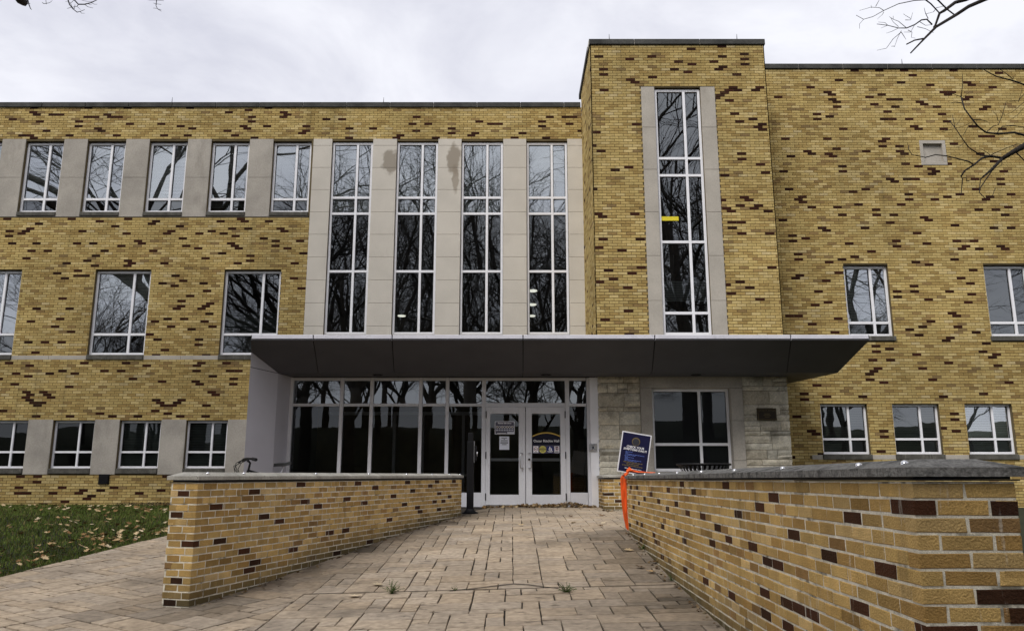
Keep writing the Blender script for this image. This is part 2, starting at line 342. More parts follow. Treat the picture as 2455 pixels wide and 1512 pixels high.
def slab_mesh(mb, q, cx, cy, rng):
    v = rng.uniform(0.93, 1.07); warm = rng.uniform(-0.01, 0.012)
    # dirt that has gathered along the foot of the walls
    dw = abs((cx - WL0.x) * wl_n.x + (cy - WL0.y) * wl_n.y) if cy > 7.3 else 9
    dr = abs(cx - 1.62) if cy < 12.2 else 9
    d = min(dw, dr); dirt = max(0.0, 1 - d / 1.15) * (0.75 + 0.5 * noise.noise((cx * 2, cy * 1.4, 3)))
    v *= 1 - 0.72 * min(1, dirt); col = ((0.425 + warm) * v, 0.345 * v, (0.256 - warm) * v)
    dz = rng.uniform(0.0, 0.004); ch = 0.006; tz = [rng.uniform(-0.0012, 0.0012) for _ in range(len(q))]
    top = []; rim = []; low = []
    for (x, y), t in zip(q, tz):
        l = math.hypot(cx - x, cy - y) or 1; ux, uy = (cx - x) / l * ch, (cy - y) / l * ch; z = Zg(x, y)
        top.append((x + ux, y + uy, z + 0.004 + dz + t)); rim.append((x, y, z + 0.0005 + dz + t)); low.append((x, y, z - 0.016))
    mb.face(top, col); n = len(q)
    for i in range(n):
        j = (i + 1) % n; mb.face([rim[i], rim[j], top[j], top[i]], col); mb.face([low[i], low[j], rim[j], rim[i]], col)
def shown(cx, cy):
    if cy < 3.0: return 0
    z = Zg(cx, cy); d = cy * CP + z * SP; u = -cy * SP + z * CP
    px, py = 1227.5 + 1886 * cx / d, 756 - 1886 * u / d
    if not (-20 < px < 2475 and py < 1530): return 0
    if cy < 15 and cx < wall_x(cy) and px > 400: return 0
    if cx > 1.62 and cy < 12.2: return 0
    return 1 / cy ** 3
keep.sort(key=lambda t: -shown(t[1], t[2]) * abs(1))
mass = MB(); rng = random.Random(5)
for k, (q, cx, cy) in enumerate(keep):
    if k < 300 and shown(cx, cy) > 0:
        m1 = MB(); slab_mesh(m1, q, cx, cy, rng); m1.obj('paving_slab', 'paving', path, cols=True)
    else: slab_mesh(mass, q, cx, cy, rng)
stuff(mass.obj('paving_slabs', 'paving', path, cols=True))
# the lifted crack and the joint across the ramp
mb = MB()
def strip(pts, wid, dz=0.011):
    for a, b in zip(pts, pts[1:]):
        mb.face([(a[0], a[1] - wid, Zg(a[0], a[1]) + dz), (b[0], b[1] - wid, Zg(b[0], b[1]) + dz), (b[0], b[1] + wid, Zg(b[0], b[1]) + dz + 0.002), (a[0], a[1] + wid, Zg(a[0], a[1]) + dz + 0.002)])
strip([(-0.62, 8.2), (-0.4, 8.28), (-0.15, 8.42), (0.02, 8.5), (0.16, 8.43), (0.32, 8.28), (0.46, 8.18)], 0.014)
strip([(-2.0, 8.26), (-0.6, 8.255), (0.4, 8.255), (1.6, 8.25)], 0.006, 0.006)
mb.obj('crack', 'crack', path)

# ================================================================== bricks
TAN = [(0.500, 0.375, 0.150), (0.470, 0.345, 0.132), (0.435, 0.315, 0.118), (0.56, 0.435, 0.195), (0.36, 0.25, 0.090), (0.49, 0.37, 0.145)]
DARK = [(0.042, 0.015, 0.008), (0.052, 0.018, 0.010), (0.032, 0.012, 0.007), (0.047, 0.016, 0.009)]
ODD = [(0.28, 0.185, 0.075), (0.25, 0.17, 0.075), (0.32, 0.215, 0.085), (0.54, 0.43, 0.22)]
CL, CH, JT = 0.2110, 0.0667, 0.0108
def brick_tone(rng, dark, p):
    if dark:
        return rng.choice(DARK)
    c = rng.choice(TAN); k = rng.uniform(0.9, 1.08)
    if rng.random() < 0.08: c = rng.choice(ODD)
    k *= 1 + 0.16 * noise.noise((p[0] * 0.45, p[1] * 0.45, p[2] * 0.6 + 3)) + 0.10 * noise.noise((p[0] * 2.1, p[1] * 2.1, p[2] * 2.6))
    return (c[0] * k, c[1] * k, c[2] * k)
def unit_brick(name, L_, H_, D_, m, ch, jit=0.0, seed=0):
    r = random.Random(seed); b = MB(); b.cbox(0, L_, 0, D_, 0, H_, ch)
    if jit: b.v = [(x + r.uniform(-jit, jit), y, z + r.uniform(-jit, jit)) for x, y, z in b.v]
    b.f.pop(); b.c.pop(); return b.mesh(name, m)
FAR_U = {0: unit_brick('brick', CL - JT, CH - JT, 0.03, 'brick_far_single', 0.002)}

def courses(u0, u1, z0, z1, holes, zref, uref, L_=CL, stagger=0.5):
    """every brick of one wall face, cut at the openings: (course, index, ua, ub, za, zb, whole)"""
    out = []; r0 = math.floor((z0 - zref) / CH); r1 = math.ceil((z1 - zref) / CH)
    for r_ in range(r0, r1):
        za, zb = zref + r_ * CH, zref + (r_ + 1) * CH - JT
        za_, zb_ = max(za, z0), min(zb, z1)
        if zb_ - za_ < 0.012: continue
        zm = (za_ + zb_) / 2
        blocked = sorted([(h[0], h[1]) for h in holes if h[2] < zm < h[3]])
        segs = []; c = u0
        for (a, b) in blocked:
            if a > c: segs.append((c, min(a, u1)))
            c = max(c, b)
        if c < u1: segs.append((c, u1))
        off = uref + (r_ % 2) * L_ * stagger
        for (sa, sb) in segs:
            i = math.floor((sa - off) / L_)
            while off + i * L_ < sb:
                a, b = off + i * L_, off + (i + 1) * L_ - JT
                a_, b_ = max(a, sa), min(b, sb)
                if b_ - a_ > 0.02: out.append((r_, i, a_, b_, za_, zb_, abs(a_ - a) + abs(b_ - b) + abs(za_ - za) + abs(zb_ - zb) < 1e-5))
                i += 1
    return out
def wall_sheet(mb, P, u0, u1, z0, z1, holes, back, rev):
    """backing sheet with openings and reveals; P(u, w, z): w = depth behind the face"""
    us = sorted({u0, u1, *[min(max(h[k], u0), u1) for h in holes for k in (0, 1)]}); zs = sorted({z0, z1, *[min(max(h[k], z0), z1) for h in holes for k in (2, 3)]})
    solid = {}
    for i in range(len(us) - 1):
        for j in range(len(zs) - 1):
            um, zm = (us[i] + us[i + 1]) / 2, (zs[j] + zs[j + 1]) / 2
            solid[i, j] = not any(h[0] < um < h[1] and h[2] < zm < h[3] for h in holes)
    for (i, j), s_ in solid.items():
        if not s_: continue
        a, b, c, d = us[i], us[i + 1], zs[j], zs[j + 1]
        mb.face([P(a, back, c), P(b, back, c), P(b, back, d), P(a, back, d)])
        if not solid.get((i - 1, j), True) or i == 0: mb.face([P(a, back, d), P(a, rev, d), P(a, rev, c), P(a, back, c)])
        if not solid.get((i + 1, j), True) or i == len(us) - 2: mb.face([P(b, back, c), P(b, rev, c), P(b, rev, d), P(b, back, d)])
        if not solid.get((i, j - 1), True) or j == 0: mb.face([P(a, back, c), P(a, rev, c), P(b, rev, c), P(b, back, c)])
        if not solid.get((i, j + 1), True) or j == len(zs) - 2: mb.face([P(b, back, d), P(b, rev, d), P(a, rev, d), P(a, back, d)])

# dark bricks as they sit in the photograph: crop origin, crop scale, positions (photo px = origin + scale * position)
DK = []
def dk(ox, oy, sc, s):
    for t in s.split():
        a, b = t.split(','); DK.append(((ox + sc * float(a)) / 1.639919, (oy + sc * float(b)) / 1.639919))
dk(0, 350, .52953, """222,143 638,143 935,143 1408,143 1850,156 2000,140 275,174 247,191 365,191 420,191 777,191 1700,173 2117,171 2143,188 635,208 688,208 820,208 910,208 1893,206 2098,206 68,227 2440,224 268,243 565,242 1873,241 952,260 1190,260 563,277 1336,277 1812,275 1993,275 2295,275 711,294 1424,294 1840,293 321,312 740,312 1690,312 2292,311 2270,327 140,346 195,346 493,347 853,346 1210,347 1390,347 1748,346 228,362 1898,361
80,962 503,962 940,962 1790,962 718,980 1148,980 1633,979 1817,979 2005,979 315,997 1117,997 837,1014 1328,1014 254,1031 1724,1032 1845,1033 2092,1033 97,1049 217,1049 584,1049 1262,1050 1568,1050 2120,1052 940,1068 1213,1068 1488,1068 1673,1069 90,1085 1747,1086 1347,1105 1960,1105 1007,1122 2052,1124 2238,1125 114,1139 297,1139 544,1139 667,1139 1037,1140 1711,1141 880,1159 1372,1159 1739,1160 2050,1161 1462,1178 1768,1178 2143,1179 240,1194 795,1194 1642,1215 2258,1216 684,1231 1867,1233 218,1248 1519,1250 678,1268 923,1268 1866,1269 520,1285 952,1287 1199,1287 1772,1288 2215,1288 735,1305 918,1306 603,1341 444,1360 1276,1380 585,1379 625,1379 502,1398 2209,1400 1334,1418 1180,1436 1488,1436 1560,1493 153,1066 378,1193 1117,1193 1269,1454 2249,1474""")
dk(0, 1150, .56217, """1308,17 454,33 424,50 1243,53 1477,70 1239,87 1416,88 1209,105 1387,104 269,104 474,121 1442,142 438,177 1144,176 1260,177 244,195 1083,195 1434,195 401,230 1223,231 1460,231 1313,249 516,266 1075,285 1101,321 1408,321 1361,357 210,338 330,338 447,338 1180,394 258,410 1120,430 1416,430 605,486 900,486 1428,487 1607,487 42,501 217,502 1044,503 1399,504 452,540 747,541 863,541 1394,541 1632,541 1690,541 122,557 360,557 541,559 223,576 1512,577 10,594 950,595 1658,596 1156,613 1394,614 114,631 1419,632 1656,633 498,650 1507,688 1518,707
178,704 313,704 186,722 305,722 155,741 336,741 183,760 303,761 207,779 267,779 240,797 1110,743 1288,743 1138,762 1259,762 1168,780 1226,780 1195,798 1463,781 1102,819 15,835 723,836 1174,838 257,855 797,856 1281,856 466,873 949,873 1433,873 272,1275 1136,1277 116,1294 266,1315 143,1356 448,1356 815,1357 138,1396 205,1396 383,1396 556,1377 568,1396 693,1377 659,1416 627,1437 468,1456 314,1475 1110,1376 1000,1398""")
dk(1100, 450, .59524, """324,30 430,30 899,17 193,77 192,108 172,122 480,92 592,92 860,62 968,62 889,108 1136,92 1312,45 1394,62 1448,62 1116,123 1275,123 1275,138 1598,122 1742,44 1746,75 1787,12 1870,12 1962,17 1935,57 1997,103 780,138 755,153 480,153 1025,153 1560,153 1775,153""")
DKL = list(DK); DK.clear()
dk(2250, 100, .82672, """577,107 722,96 123,146 386,145 281,158 513,168 582,180 683,168 725,143 832,131 833,155 834,180 130,207 506,205 558,217 698,204 727,192 153,230 391,242 795,229 288,254 305,267 156,306 785,290 766,304 732,304 708,316 705,328 694,340 751,353 880,290 885,304 778,417 870,440 315,469 803,454 896,466 888,478 916,491 113,509 106,574 138,601 810,606 812,632 269,677 205,690 907,657 931,695 724,708 108,780 824,813 848,827 720,827 805,853 900,853 873,866 734,866 753,880 944,880 120,896 298,896 140,909 762,933 808,933 763,959 950,985 810,985 167,1017 302,1015 122,1057 234,1070 960,1145 328,1153 168,1166 282,1181 205,1207 798,1214 741,1229 124,1221 847,1244 262,1248 752,1271 885,1300 265,1357 147,1397 270,1463""")
DKT = list(DK); DK.clear()
dk(3000, 200, .76056, """473,108 607,98 740,98 992,107 787,121 385,151 725,160 226,190 886,172 1046,158 1063,170 1089,182 1206,195 1240,118 345,215 344,228 97,241 346,253 365,266 370,291 610,226 545,239 662,251 705,251 573,278 688,290 790,263 847,274 917,287 924,210 991,209 935,222 1048,234 1027,246 1147,284 1117,297 640,315 945,326 262,331 330,342 264,356 403,408 625,354 670,354 764,353 930,364 803,391 818,405 956,402 1128,440 1170,440 1082,389 1227,402 110,449 318,460 637,457 610,470 614,497 707,496 708,522 735,536 1000,480 365,511 525,524 251,524 232,538 322,538 343,551 162,551 744,589 813,602 977,588 1110,533 1185,570 393,603 400,629 101,617 636,656 885,615 911,627 887,641 765,668 797,668 686,682 1240,624 1232,664 1097,664 1225,692 129,710 480,723 547,710 757,748 762,773 960,760 905,773 1090,718 1040,745 1280,744 1170,758 1140,772 200,750 194,763 202,776 250,802 391,802 503,788 693,788 600,815 600,842 415,842 1100,827 1195,825 1263,812 1258,853 95,871 698,854 678,883 842,855 842,869 988,896 307,911 330,925 538,911 777,937 1182,921 1276,921 134,952 218,965 148,979 450,992 710,977 711,1004 830,991 995,976 1091,976 1046,1003 1027,1017 1120,1017 1240,1003 1266,1017 576,1033 484,1061 188,1048 176,1075 413,1075 343,1089 985,1074 768,1089 842,1102 1086,1129 395,1144 182,1158 162,1171 323,1185 1018,1171 1068,1198 759,1212 710,1240 773,1240 716,1269 838,1284 951,1240 1075,1254 1054,1298 293,1240 337,1298 265,1312 964,1355 990,1369 850,1398 390,1384 130,1370 177,1370 250,1413 806,1427 998,1427 372,1456 787,1471 761,1442 1100,1457 952,1486 936,1499""")
dk(3000, 1250, .8135, """553,135 628,150 560,164 725,178 543,204 636,204 1082,125 1072,166 1143,179 1120,192 893,219 1148,234 547,246 757,246 549,261 527,273 530,301 601,316 805,302 1198,317 258,328 194,370 194,398 309,386 492,386 882,373 1044,360 916,457 920,485 158,481 878,527 233,539 257,566 571,541 575,569 927,542 265,652 155,666 590,640""")
DKR = list(DK); DK.clear()

# ================================================================== THE BUILDING
bld = thing('campus_building', 'long flat-roofed tan brick hall with tall windows, tower and dark entrance canopy', 'building', (0, YL, -0.7))
Z = dict(cop_t=ZZ(246, YL), cop_b=ZZ(258, YL), band_t=ZZ(333, YL), band_b=ZZ(520, YL), wt=ZZ(340, YL), wb=ZZ(508, YL), wm=ZZ(475, YL),
         mt=ZZ(648, YL), mbm=ZZ(850, YL), mm=ZZ(800, YL), sb=ZZ(862, YL), lt=ZZ(1008, YL), lb=ZZ(1122, YL), lm=ZZ(1083, YL), lbt=ZZ(1005, YL), lbb=ZZ(1137, YL), tallb=ZZ(799, YL) - 0.02)
up_x = [(-12.995 - 1.655 + 1.655 * k, -12.995 - 1.655 + 1.655 * k + 1.02) for k in range(-3, 6)]       # upper row
low_x = [(-13.06 - 1.655 + 1.655 * k, -13.06 - 1.655 + 1.655 * k + 1.03) for k in range(-3, 5)]
mid_x = [(-17.40, -15.97), (-14.09, -12.66), (-10.76, -9.32), (-7.43, -5.965)]
tall_x = [(-4.80, -3.71), (-3.07, -1.97), (-1.345, -0.235), (0.385, 1.475)]
XL0, XP0 = -20.5, -5.305                                   # far end of the wing, start of the panelled bay
Zsoil = -0.95

bricks_all = []                                            # (area, face, entry...)
def face_bricks(key, P, nrm, rects, holes, zref, uref, darkset, part_mats, rng, prob=0.0, L_=CL):
    """bricks of one facade plane; returns list of dict"""
    res = []
    for (u0, u1, z0, z1) in rects:
        for (r_, i, a, b, za, zb, whole) in courses(u0, u1, z0, z1, holes, zref, uref, L_):
            d = (r_, i) in darkset or (prob and rng.random() < prob)
            p = P((a + b) / 2, 0, (za + zb) / 2)
            res.append((key, r_, i, a, b, za, zb, whole, d, brick_tone(rng, d, p), p))
    return res
def dark_cells(pixels, Y, zref, uref, L_=CL):
    s = set()
    for px, py in pixels:
        p = at(px, py, Y); r_ = math.floor((p.z - zref + JT / 2) / CH); off = uref + (r_ % 2) * L_ * 0.5
        i = math.floor((p.x - off + JT / 2) / L_); s.add((r_, i))
    return s
def PF(Y): return lambda u, w_, z: (u, Y + w_, z)

frames = []
rngb = random.Random(3)
# --- long wing
holes_L = [(a, b, Z['wb'] - 0.12, Z['wt'] + 0.03) for a, b in up_x] + [(a, b, Z['sb'], Z['mt'] + 0.02) for a, b in mid_x] + [(a, b, Z['lb'] - 0.14, Z['lt'] + 0.02) for a, b in low_x]
band_holes = [(XL0, XP0, Z['band_b'], Z['band_t']), (XP0, XT0 + 0.05, -2.0, Z['band_t']), (XL0, -6.2, Z['lbb'], Z['lbt']), (XL0, -5.5, Z['sb'], Z['sb'] + 0.115)]
PL = PF(YL); zrefL = Z['band_t'] - 60 * CH
sheet = MB(); wall_sheet(sheet, PL, XL0, XT0, Zsoil, Z['cop_b'], holes_L + [(a, b, Z['tallb'], Z['wt'] + 0.03) for a, b in tall_x], 0.012, 0.30)
wallL = sheet.obj('brick_wall', 'mortar_far', bld)
dL = dark_cells(DKL, YL, zrefL, XP0)
BL = face_bricks('L', PL, None, [(XL0, XT0, Zsoil, Z['cop_b'])], holes_L + band_holes, zrefL, XP0, dL, None, rngb)
# --- tower
TWT, TWB = ZZ(212, YT), ZZ(800, YT) - 0.02
tw_x = (3.37, 4.455); jamb = (3.05, 4.80)
ttop, tcop = ZZ(108, YT), ZZ(95, YT)
SOF = 2.11
PTf = PF(YT); zrefT = ttop - 170 * CH
sheet = MB(); wall_sheet(sheet, PTf, XT0 + .0125, XT1 - .0125, SOF + 0.02, ttop, [(tw_x[0], tw_x[1], TWB, TWT + 0.03)], 0.012, 0.30)
PTs = lambda u, w_, z: (XT0 + w_, YT + u, z)               # the tower's visible flank, u runs away from the viewer
wall_sheet(sheet, lambda u, w_, z: (XT0 + w_, YL - u, z), 0, YL - YT - 0.012, SOF + 0.02, ttop, [], 0.012, 0.02)
wall_sheet(sheet, lambda u, w_, z: (XT1 - w_, YT + u, z), 0.012, YR - YT, -0.9, ttop, [], 0.012, 0.02)
wallT = sheet.obj('brick_tower', 'mortar_far', bld)
BT = face_bricks('T', PTf, None, [(XT0, XT1, SOF + 0.03, ttop)], [(jamb[0], jamb[1], -2, ZZ(207, YT))], zrefT, XT0, dark_cells(DKT, YT, zrefT, XT0), None, rngb)
BS = face_bricks('S', PTs, None, [(0.0, YL - YT, SOF + 0.03, ttop)], [], zrefT, 0.105, set(), None, rngb, 0.045)
BS2 = face_bricks('S2', lambda u, w_, z: (XT1 - w_, YT + u, z), None, [(0.0, YR - YT, -0.9, ttop)], [], zrefT, 0.105, set(), None, rngb, 0.04)
# --- other wing
rtop, rcop = ZZ(166, YR), ZZ(154, YR)
rm_x = [(8.05, 9.13), (11.45, 12.53)]; rl_x = [(7.225, 8.325), (8.91, 10.01), (10.61, 11.72), (12.31, 13.41)]
rmt, rmb, rmm = ZZ(636, YR), ZZ(805, YR), ZZ(772, YR); rlt, rlb, rlm = ZZ(968, YR), ZZ(1088, YR), ZZ(1052, YR)
XR1 = 17.0; PR = PF(YR); zrefR = rtop - 170 * CH
vent = (10.22, 10.87, ZZ(396, YR), ZZ(337, YR))
holes_R = [(a, b, rmb - 0.13, rmt + 0.02) for a, b in rm_x] + [(a, b, rlb - 0.13, rlt + 0.02) for a, b in rl_x] + [vent]
sheet = MB(); wall_sheet(sheet, PR, XT1, XR1, Zsoil, rtop, holes_R, 0.012, 0.30)
wallR = sheet.obj('brick_wall', 'mortar_far', bld)
BR = face_bricks('R', PR, None, [(XT1, XR1, Zsoil, rtop)], holes_R + [(6.9, XR1, rlb - 0.125, rlb - 0.015)], zrefR, XT1, dark_cells(DKR, YR, zrefR, XT1), None, rngb)

def emit_brick(mbx, P, a, b, za, zb, col, ch=0.0):
    q0 = [P(a, 0, za), P(b, 0, za), P(b, 0, zb), P(a, 0, zb)]; q1 = [P(a, 0.02, za), P(b, 0.02, za), P(b, 0.02, zb), P(a, 0.02, zb)]
    mbx.face(q0, col)
    for k in range(4):
        j = (k + 1) % 4; mbx.face([q1[k], q1[j], q0[j], q0[k]], col)
FACES = {'L': (PL, wallL), 'T': (PTf, wallT), 'R': (PR, wallR), 'S': (PTs, wallT), 'S2': (lambda u, w_, z: (XT1 - w_, YT + u, z), wallT)}
everyb = BL + BT + BS + BS2 + BR
def vis(p):
    d = p[1] * CP + p[2] * SP; u = -p[1] * SP + p[2] * CP; px, py = 1227.5 + 1886 * p[0] / d, 756 - 1886 * u / d
    return 2 < px < 2452 and 2 < py < 1215 and not (600 < px < 2060 and 800 < py)
whole = [b for b in everyb if b[7] and b[0] in 'LTR' and vis(b[10])]
dist = lambda b: Vector(b[10]).length
singles = {id(b) for b in sorted([b for b in whole if b[8]], key=dist)[:300]} | {id(b) for b in sorted([b for b in whole if not b[8]], key=dist)[:300]}
masses = {}
for b in everyb:
    key, r_, i, a, b_, za, zb, wh, dk_, col, p = b
    P, part = FACES[key]
    if id(b) in singles:
        o = link('dark_brick' if dk_ else 'brick', FAR_U[0], part, P(a, 0, za)); o.color = (*col, 1)
    else:
        emit_brick(masses.setdefault(part.name, (MB(), part))[0], P, a, b_, za, zb, col)
for m_, part in masses.values(): stuff(m_.obj('brickwork', 'brick_far', part, cols=True))

# --- copings on the roof edge, each stone a piece
def roof_coping(x0, x1, Y, z0, z1, L_, part, first):
    x = first
    while x > x0: x -= L_
    while x < x1:
        a, b = max(x, x0), min(x + L_, x1)
        if b - a > 0.1:
            m_ = MB(); m_.cbox(a + 0.006, b - 0.006, Y - 0.035, Y + 0.32, z0, z1, 0.012); m_.obj('coping_stone', 'roof_coping', part)
        x += L_
    m_ = MB(); m_.box(x0, x1, Y - 0.01, Y + 0.3, z0 + 0.01, z1 - 0.015); m_.obj('coping_bed', 'limestone_light', part)
roof_coping(XL0, XT0 - 0.02, YL, Z['cop_b'], Z['cop_t'], 1.173, wallL, XX(103, 247, YL))
roof_coping(XT0 - 0.03, XT1 + 0.03, YT, ttop, tcop, 1.57, wallT, XX(1520, 95, YT))
roof_coping(XT1 + 0.035, XR1, YR, rtop, rcop, 1.14, wallR, XX(1913, 154, YR))
m_ = MB(); m_.cbox(0, 1, 0, 1, 0, 1, 0.01); m_ = MB(); m_.box(XT0 - 0.035, XT0 + 0.28, YT + 0.33, YL + 0.3, ttop, tcop); m_.obj('coping_stone', 'roof_coping', wallT)
# lightning rods
for px, py, Y, part, zt in ((408, 247, YL, wallL, Z['cop_t']), (918, 246, YL, wallL, Z['cop_t']), (1462, 95, YT, wallT, tcop), (1770, 94, YT, wallT, tcop), (2168, 154, YR, wallR, rcop)):
    x = XX(px, py, Y); m_ = MB(); m_.tube([(x, Y + 0.1, zt - 0.01), (x, Y + 0.1, zt + 0.10), (x, Y + 0.1, zt + 0.20)], [0.012, 0.008, 0.004], 6); m_.obj('lightning_rod', 'black_metal', part)

# --- windows
def window(part_of, Y, x0, x1, z0, z1, bars, vf, glass='glass', kinds=None, sill=None, fw=0.062, rec=0.09, blind=None, top_gap=0.0):
    """frame mesh with its panes, blinds and sill; bars = heights of the rails; blind = list of (z0, z1, kind) behind the glass"""
    m_ = MB(); yf, yb = Y + rec, Y + rec + 0.07; vx = x0 + (x1 - x0) * vf
    m_.cbox(x0 + 0.004, x0 + fw, yf, yb, z0, z1, 0.004); m_.cbox(x1 - fw, x1 - 0.004, yf, yb, z0, z1, 0.004)
    m_.cbox(x0 + fw, x1 - fw, yf + 0.002, yb, z1 - fw, z1, 0.004); m_.cbox(x0 + fw, x1 - fw, yf + 0.002, yb, z0, z0 + fw, 0.004)
    m_.cbox(vx - fw / 2, vx + fw / 2, yf + 0.003, yb, z0 + fw, z1 - fw, 0.004)
    zz = [z0 + fw] + sorted(bars) + [z1 - fw]
    for b in bars:
        m_.cbox(x0 + fw, vx - fw / 2, yf + 0.005, yb, b - fw / 2, b + fw / 2, 0.004); m_.cbox(vx + fw / 2, x1 - fw, yf + 0.005, yb, b - fw / 2, b + fw / 2, 0.004)
    wdw = m_.obj('window', 'white_frame', part_of)
    for j in range(len(zz) - 1):
        a = zz[j] + (fw / 2 if j else 0); b = zz[j + 1] - (fw / 2 if j < len(zz) - 2 else 0)
        for (p, q) in ((x0 + fw, vx - fw / 2), (vx + fw / 2, x1 - fw)):
            g = MB(); tx, tz = rngb.uniform(-.005, .005), rngb.uniform(-.006, .006)
            yy = yf + 0.045
            g.face([(p, yy - tx, a), (q, yy + tx, a), (q, yy + tx + tz, b), (p, yy - tx + tz, b)])
            kg = (kinds[j] if kinds else glass); g.obj('pane', kg, wdw)
            m2 = MB()
            for (aa, bb, cc, dd) in ((p, p + .014, a, b), (q - .014, q, a, b), (p, q, a, a + .014), (p, q, b - .014, b)): m2.face([(aa, yf + 0.038, cc), (bb, yf + 0.038, cc), (bb, yf + 0.038, dd), (aa, yf + 0.038, dd)])
            m2.obj('gasket', 'gasket', wdw)
    for (ba, bb, kind) in (blind or []):
        m2 = MB(); yy = yb + 0.06; z = ba; sp = 0.04
        if kind in ('blind_white', 'blind_green'):
            while z < bb:
                t_ = 0.011 * rngb.uniform(0.6, 1.4)
                for (p, q) in ((x0 + .03, vx - .02), (vx + .01, x1 - .03)): m2.face([(p, yy - t_, z), (q, yy - t_, z), (q, yy + t_, z + sp * 0.86), (p, yy + t_, z + sp * 0.86)])
                z += sp
        else: m2.face([(x0 + .01, yy, ba), (x1 - .01, yy, ba), (x1 - .01, yy, bb), (x0 + .01, yy, bb)])
        m2.obj('blind', kind, wdw)
    if sill:
        m2 = MB(); m2.cbox(x0 - sill[2], x1 + sill[2], Y - 0.03, Y + rec + 0.02, z0 - sill[0], z0 - 0.004, 0.008); m2.obj('sill', sill[1], wdw)
    return wdw
SIL = (0.105, 'sill_stone', 0.0)
for k, (a, b) in enumerate(up_x):
    window(bld, YL, a, b, Z['wb'], Z['wt'], [Z['wm']], 0.605, kinds=['glass', 'glass_blind'], sill=SIL,
           blind=[(Z['wm'] + (0 if k % 3 else 0.05), Z['wt'], 'blind_white')] if k != 7 else [(Z['wm'] - 0.2, Z['wt'], 'blind_green')])
for k, (a, b) in enumerate(mid_x):
    bl = {0: [(Z['mm'] + 0.2, Z['mt'], 'blind_white')], 1: [(Z['mt'] - 0.5, Z['mt'], 'blind_white')], 2: [(Z['mt'] - 0.72, Z['mt'], 'blind_white')], 3: [(Z['mbm'], Z['mm'] + 0.55, 'blind_green')]}[k]
    window(bld, YL, a, b, Z['mbm'], Z['mt'], [Z['mm']], 0.68, kinds=['glass', 'glass_blind' if k in (1, 2) else 'glass'], sill=(0.125, 'sill_stone', 0.0), blind=bl)
for k, (a, b) in enumerate(low_x):
    window(bld, YL, a, b, Z['lb'], Z['lt'], [Z['lm']], 0.61, glass='glass_door', sill=(0.13, 'sill_stone', 0.0), fw=0.05,
           blind=[(Z['lb'] + 0.05, Z['lt'], 'blind_green')] if k in (6, 7, 3) else None)
tb = [ZZ(472, YL), ZZ(510.4, YL), ZZ(649, YL)]
for k, (a, b) in enumerate(tall_x):
    window(bld, YL, a, b, Z['tallb'], Z['wt'], tb, 0.62, kinds=['glass', 'glass', 'glass_blind', 'glass_blind'], rec=0.06,
           blind=[(tb[1] if k < 3 else tb[0], Z['wt'], 'blind_white'), (tb[2], tb[1], 'spandrel')])
wtw = window(bld, YT, tw_x[0], tw_x[1], TWB, TWT, [ZZ(377, YT), ZZ(418, YT), ZZ(578, YT), ZZ(749, YT)], 0.645, glass='glass', rec=0.06, fw=0.06,
       blind=[(ZZ(718, YT) , ZZ(672, YT), 'blind_white')])
p0, p1 = at(1587, 526, YT), at(1626, 516, YT); m_ = MB(); m_.box(tw_x[0] + 0.062, tw_x[0] + 0.46, YT + 0.090, YT + 0.096, p0.z, p1.z); m_.obj('caution_tape', 'yellow_tape', wtw)
for k, (a, b) in enumerate(rm_x):
    window(bld, YR, a, b, rmb, rmt, [rmm], 0.63, kinds=['glass', 'glass_blind' if k == 0 else 'glass'], sill=(0.12, 'sill_stone', 0.03), blind=[(rmb + 0.06, rmt, 'blind_white')] if k == 0 else None)
for k, (a, b) in enumerate(rl_x):
    ww = window(bld, YR, a, b, rlb, rlt, [rlm], 0.62, kinds=['glass', 'glass_blind' if k == 2 else 'glass'], sill=(0.125, 'sill_stone', 0.02), fw=0.05, blind=[(rlb + 0.06, rlt, 'blind_white' if k == 2 else 'blind_green')])
    m2 = MB(); m2.face([(a + 0.75, YR + .20, rlb + .06), (b - .09, YR + .20, rlb + .06), (b - .09, YR + .20, rlm - .04), (a + .75, YR + .20, rlm - .04)]); m2.obj('paper', 'paper_white', ww)
# big ground-floor window in the tower, in a limestone surround
bw = (3.06, 4.77, 0.07, ZZ(930, YT))
window(bld, YT, *bw, [ZZ(1064, YT)], 0.62, kinds=['glass_door', 'glass_door'], rec=0.14, fw=0.06, blind=[(0.08, 1.85, 'shade_grey')])

# --- limestone: piers between windows, panels of the tall bay, jambs
def panel(x0, x1, Y, z0, z1, m_name, part, pr=0.004, name='stone_panel', j=0.003, dep=0.2):
    m_ = MB(); m_.cbox(x0 + j, x1 - j, Y - pr, Y + dep, z0 + j, z1 - j, 0.004); return m_.obj(name, m_name, part)
zj = at(0, (350 + 657 * .52953) / 1.6399, YL).z
pe = [XL0] + [v for ab in up_x for v in ab]
for k in range(0, len(pe) - 1, 2):
    panel(pe[k], pe[k + 1], YL, Z['band_b'], zj, 'limestone_grey', wallL); panel(pe[k], pe[k + 1], YL, zj, Z['band_t'] - 0.003, 'limestone_grey', wallL)
for a, b in up_x: m_ = MB(); m_.cbox(a, b, YL - 0.002, YL + 0.08, Z['band_b'] + .002, Z['wb'] - 0.112, 0.003); m_.obj('stone_panel', 'limestone_grey', wallL)
pe = [XL0] + [v for ab in low_x for v in ab] + [-5.55]
for k in range(0, len(pe) - 1, 2): panel(pe[k], pe[k + 1], YL, Z['lbb'], Z['lbt'], 'limestone_grey', wallL)
pe = [XL0] + [v for ab in mid_x for v in ab] + [-5.55]
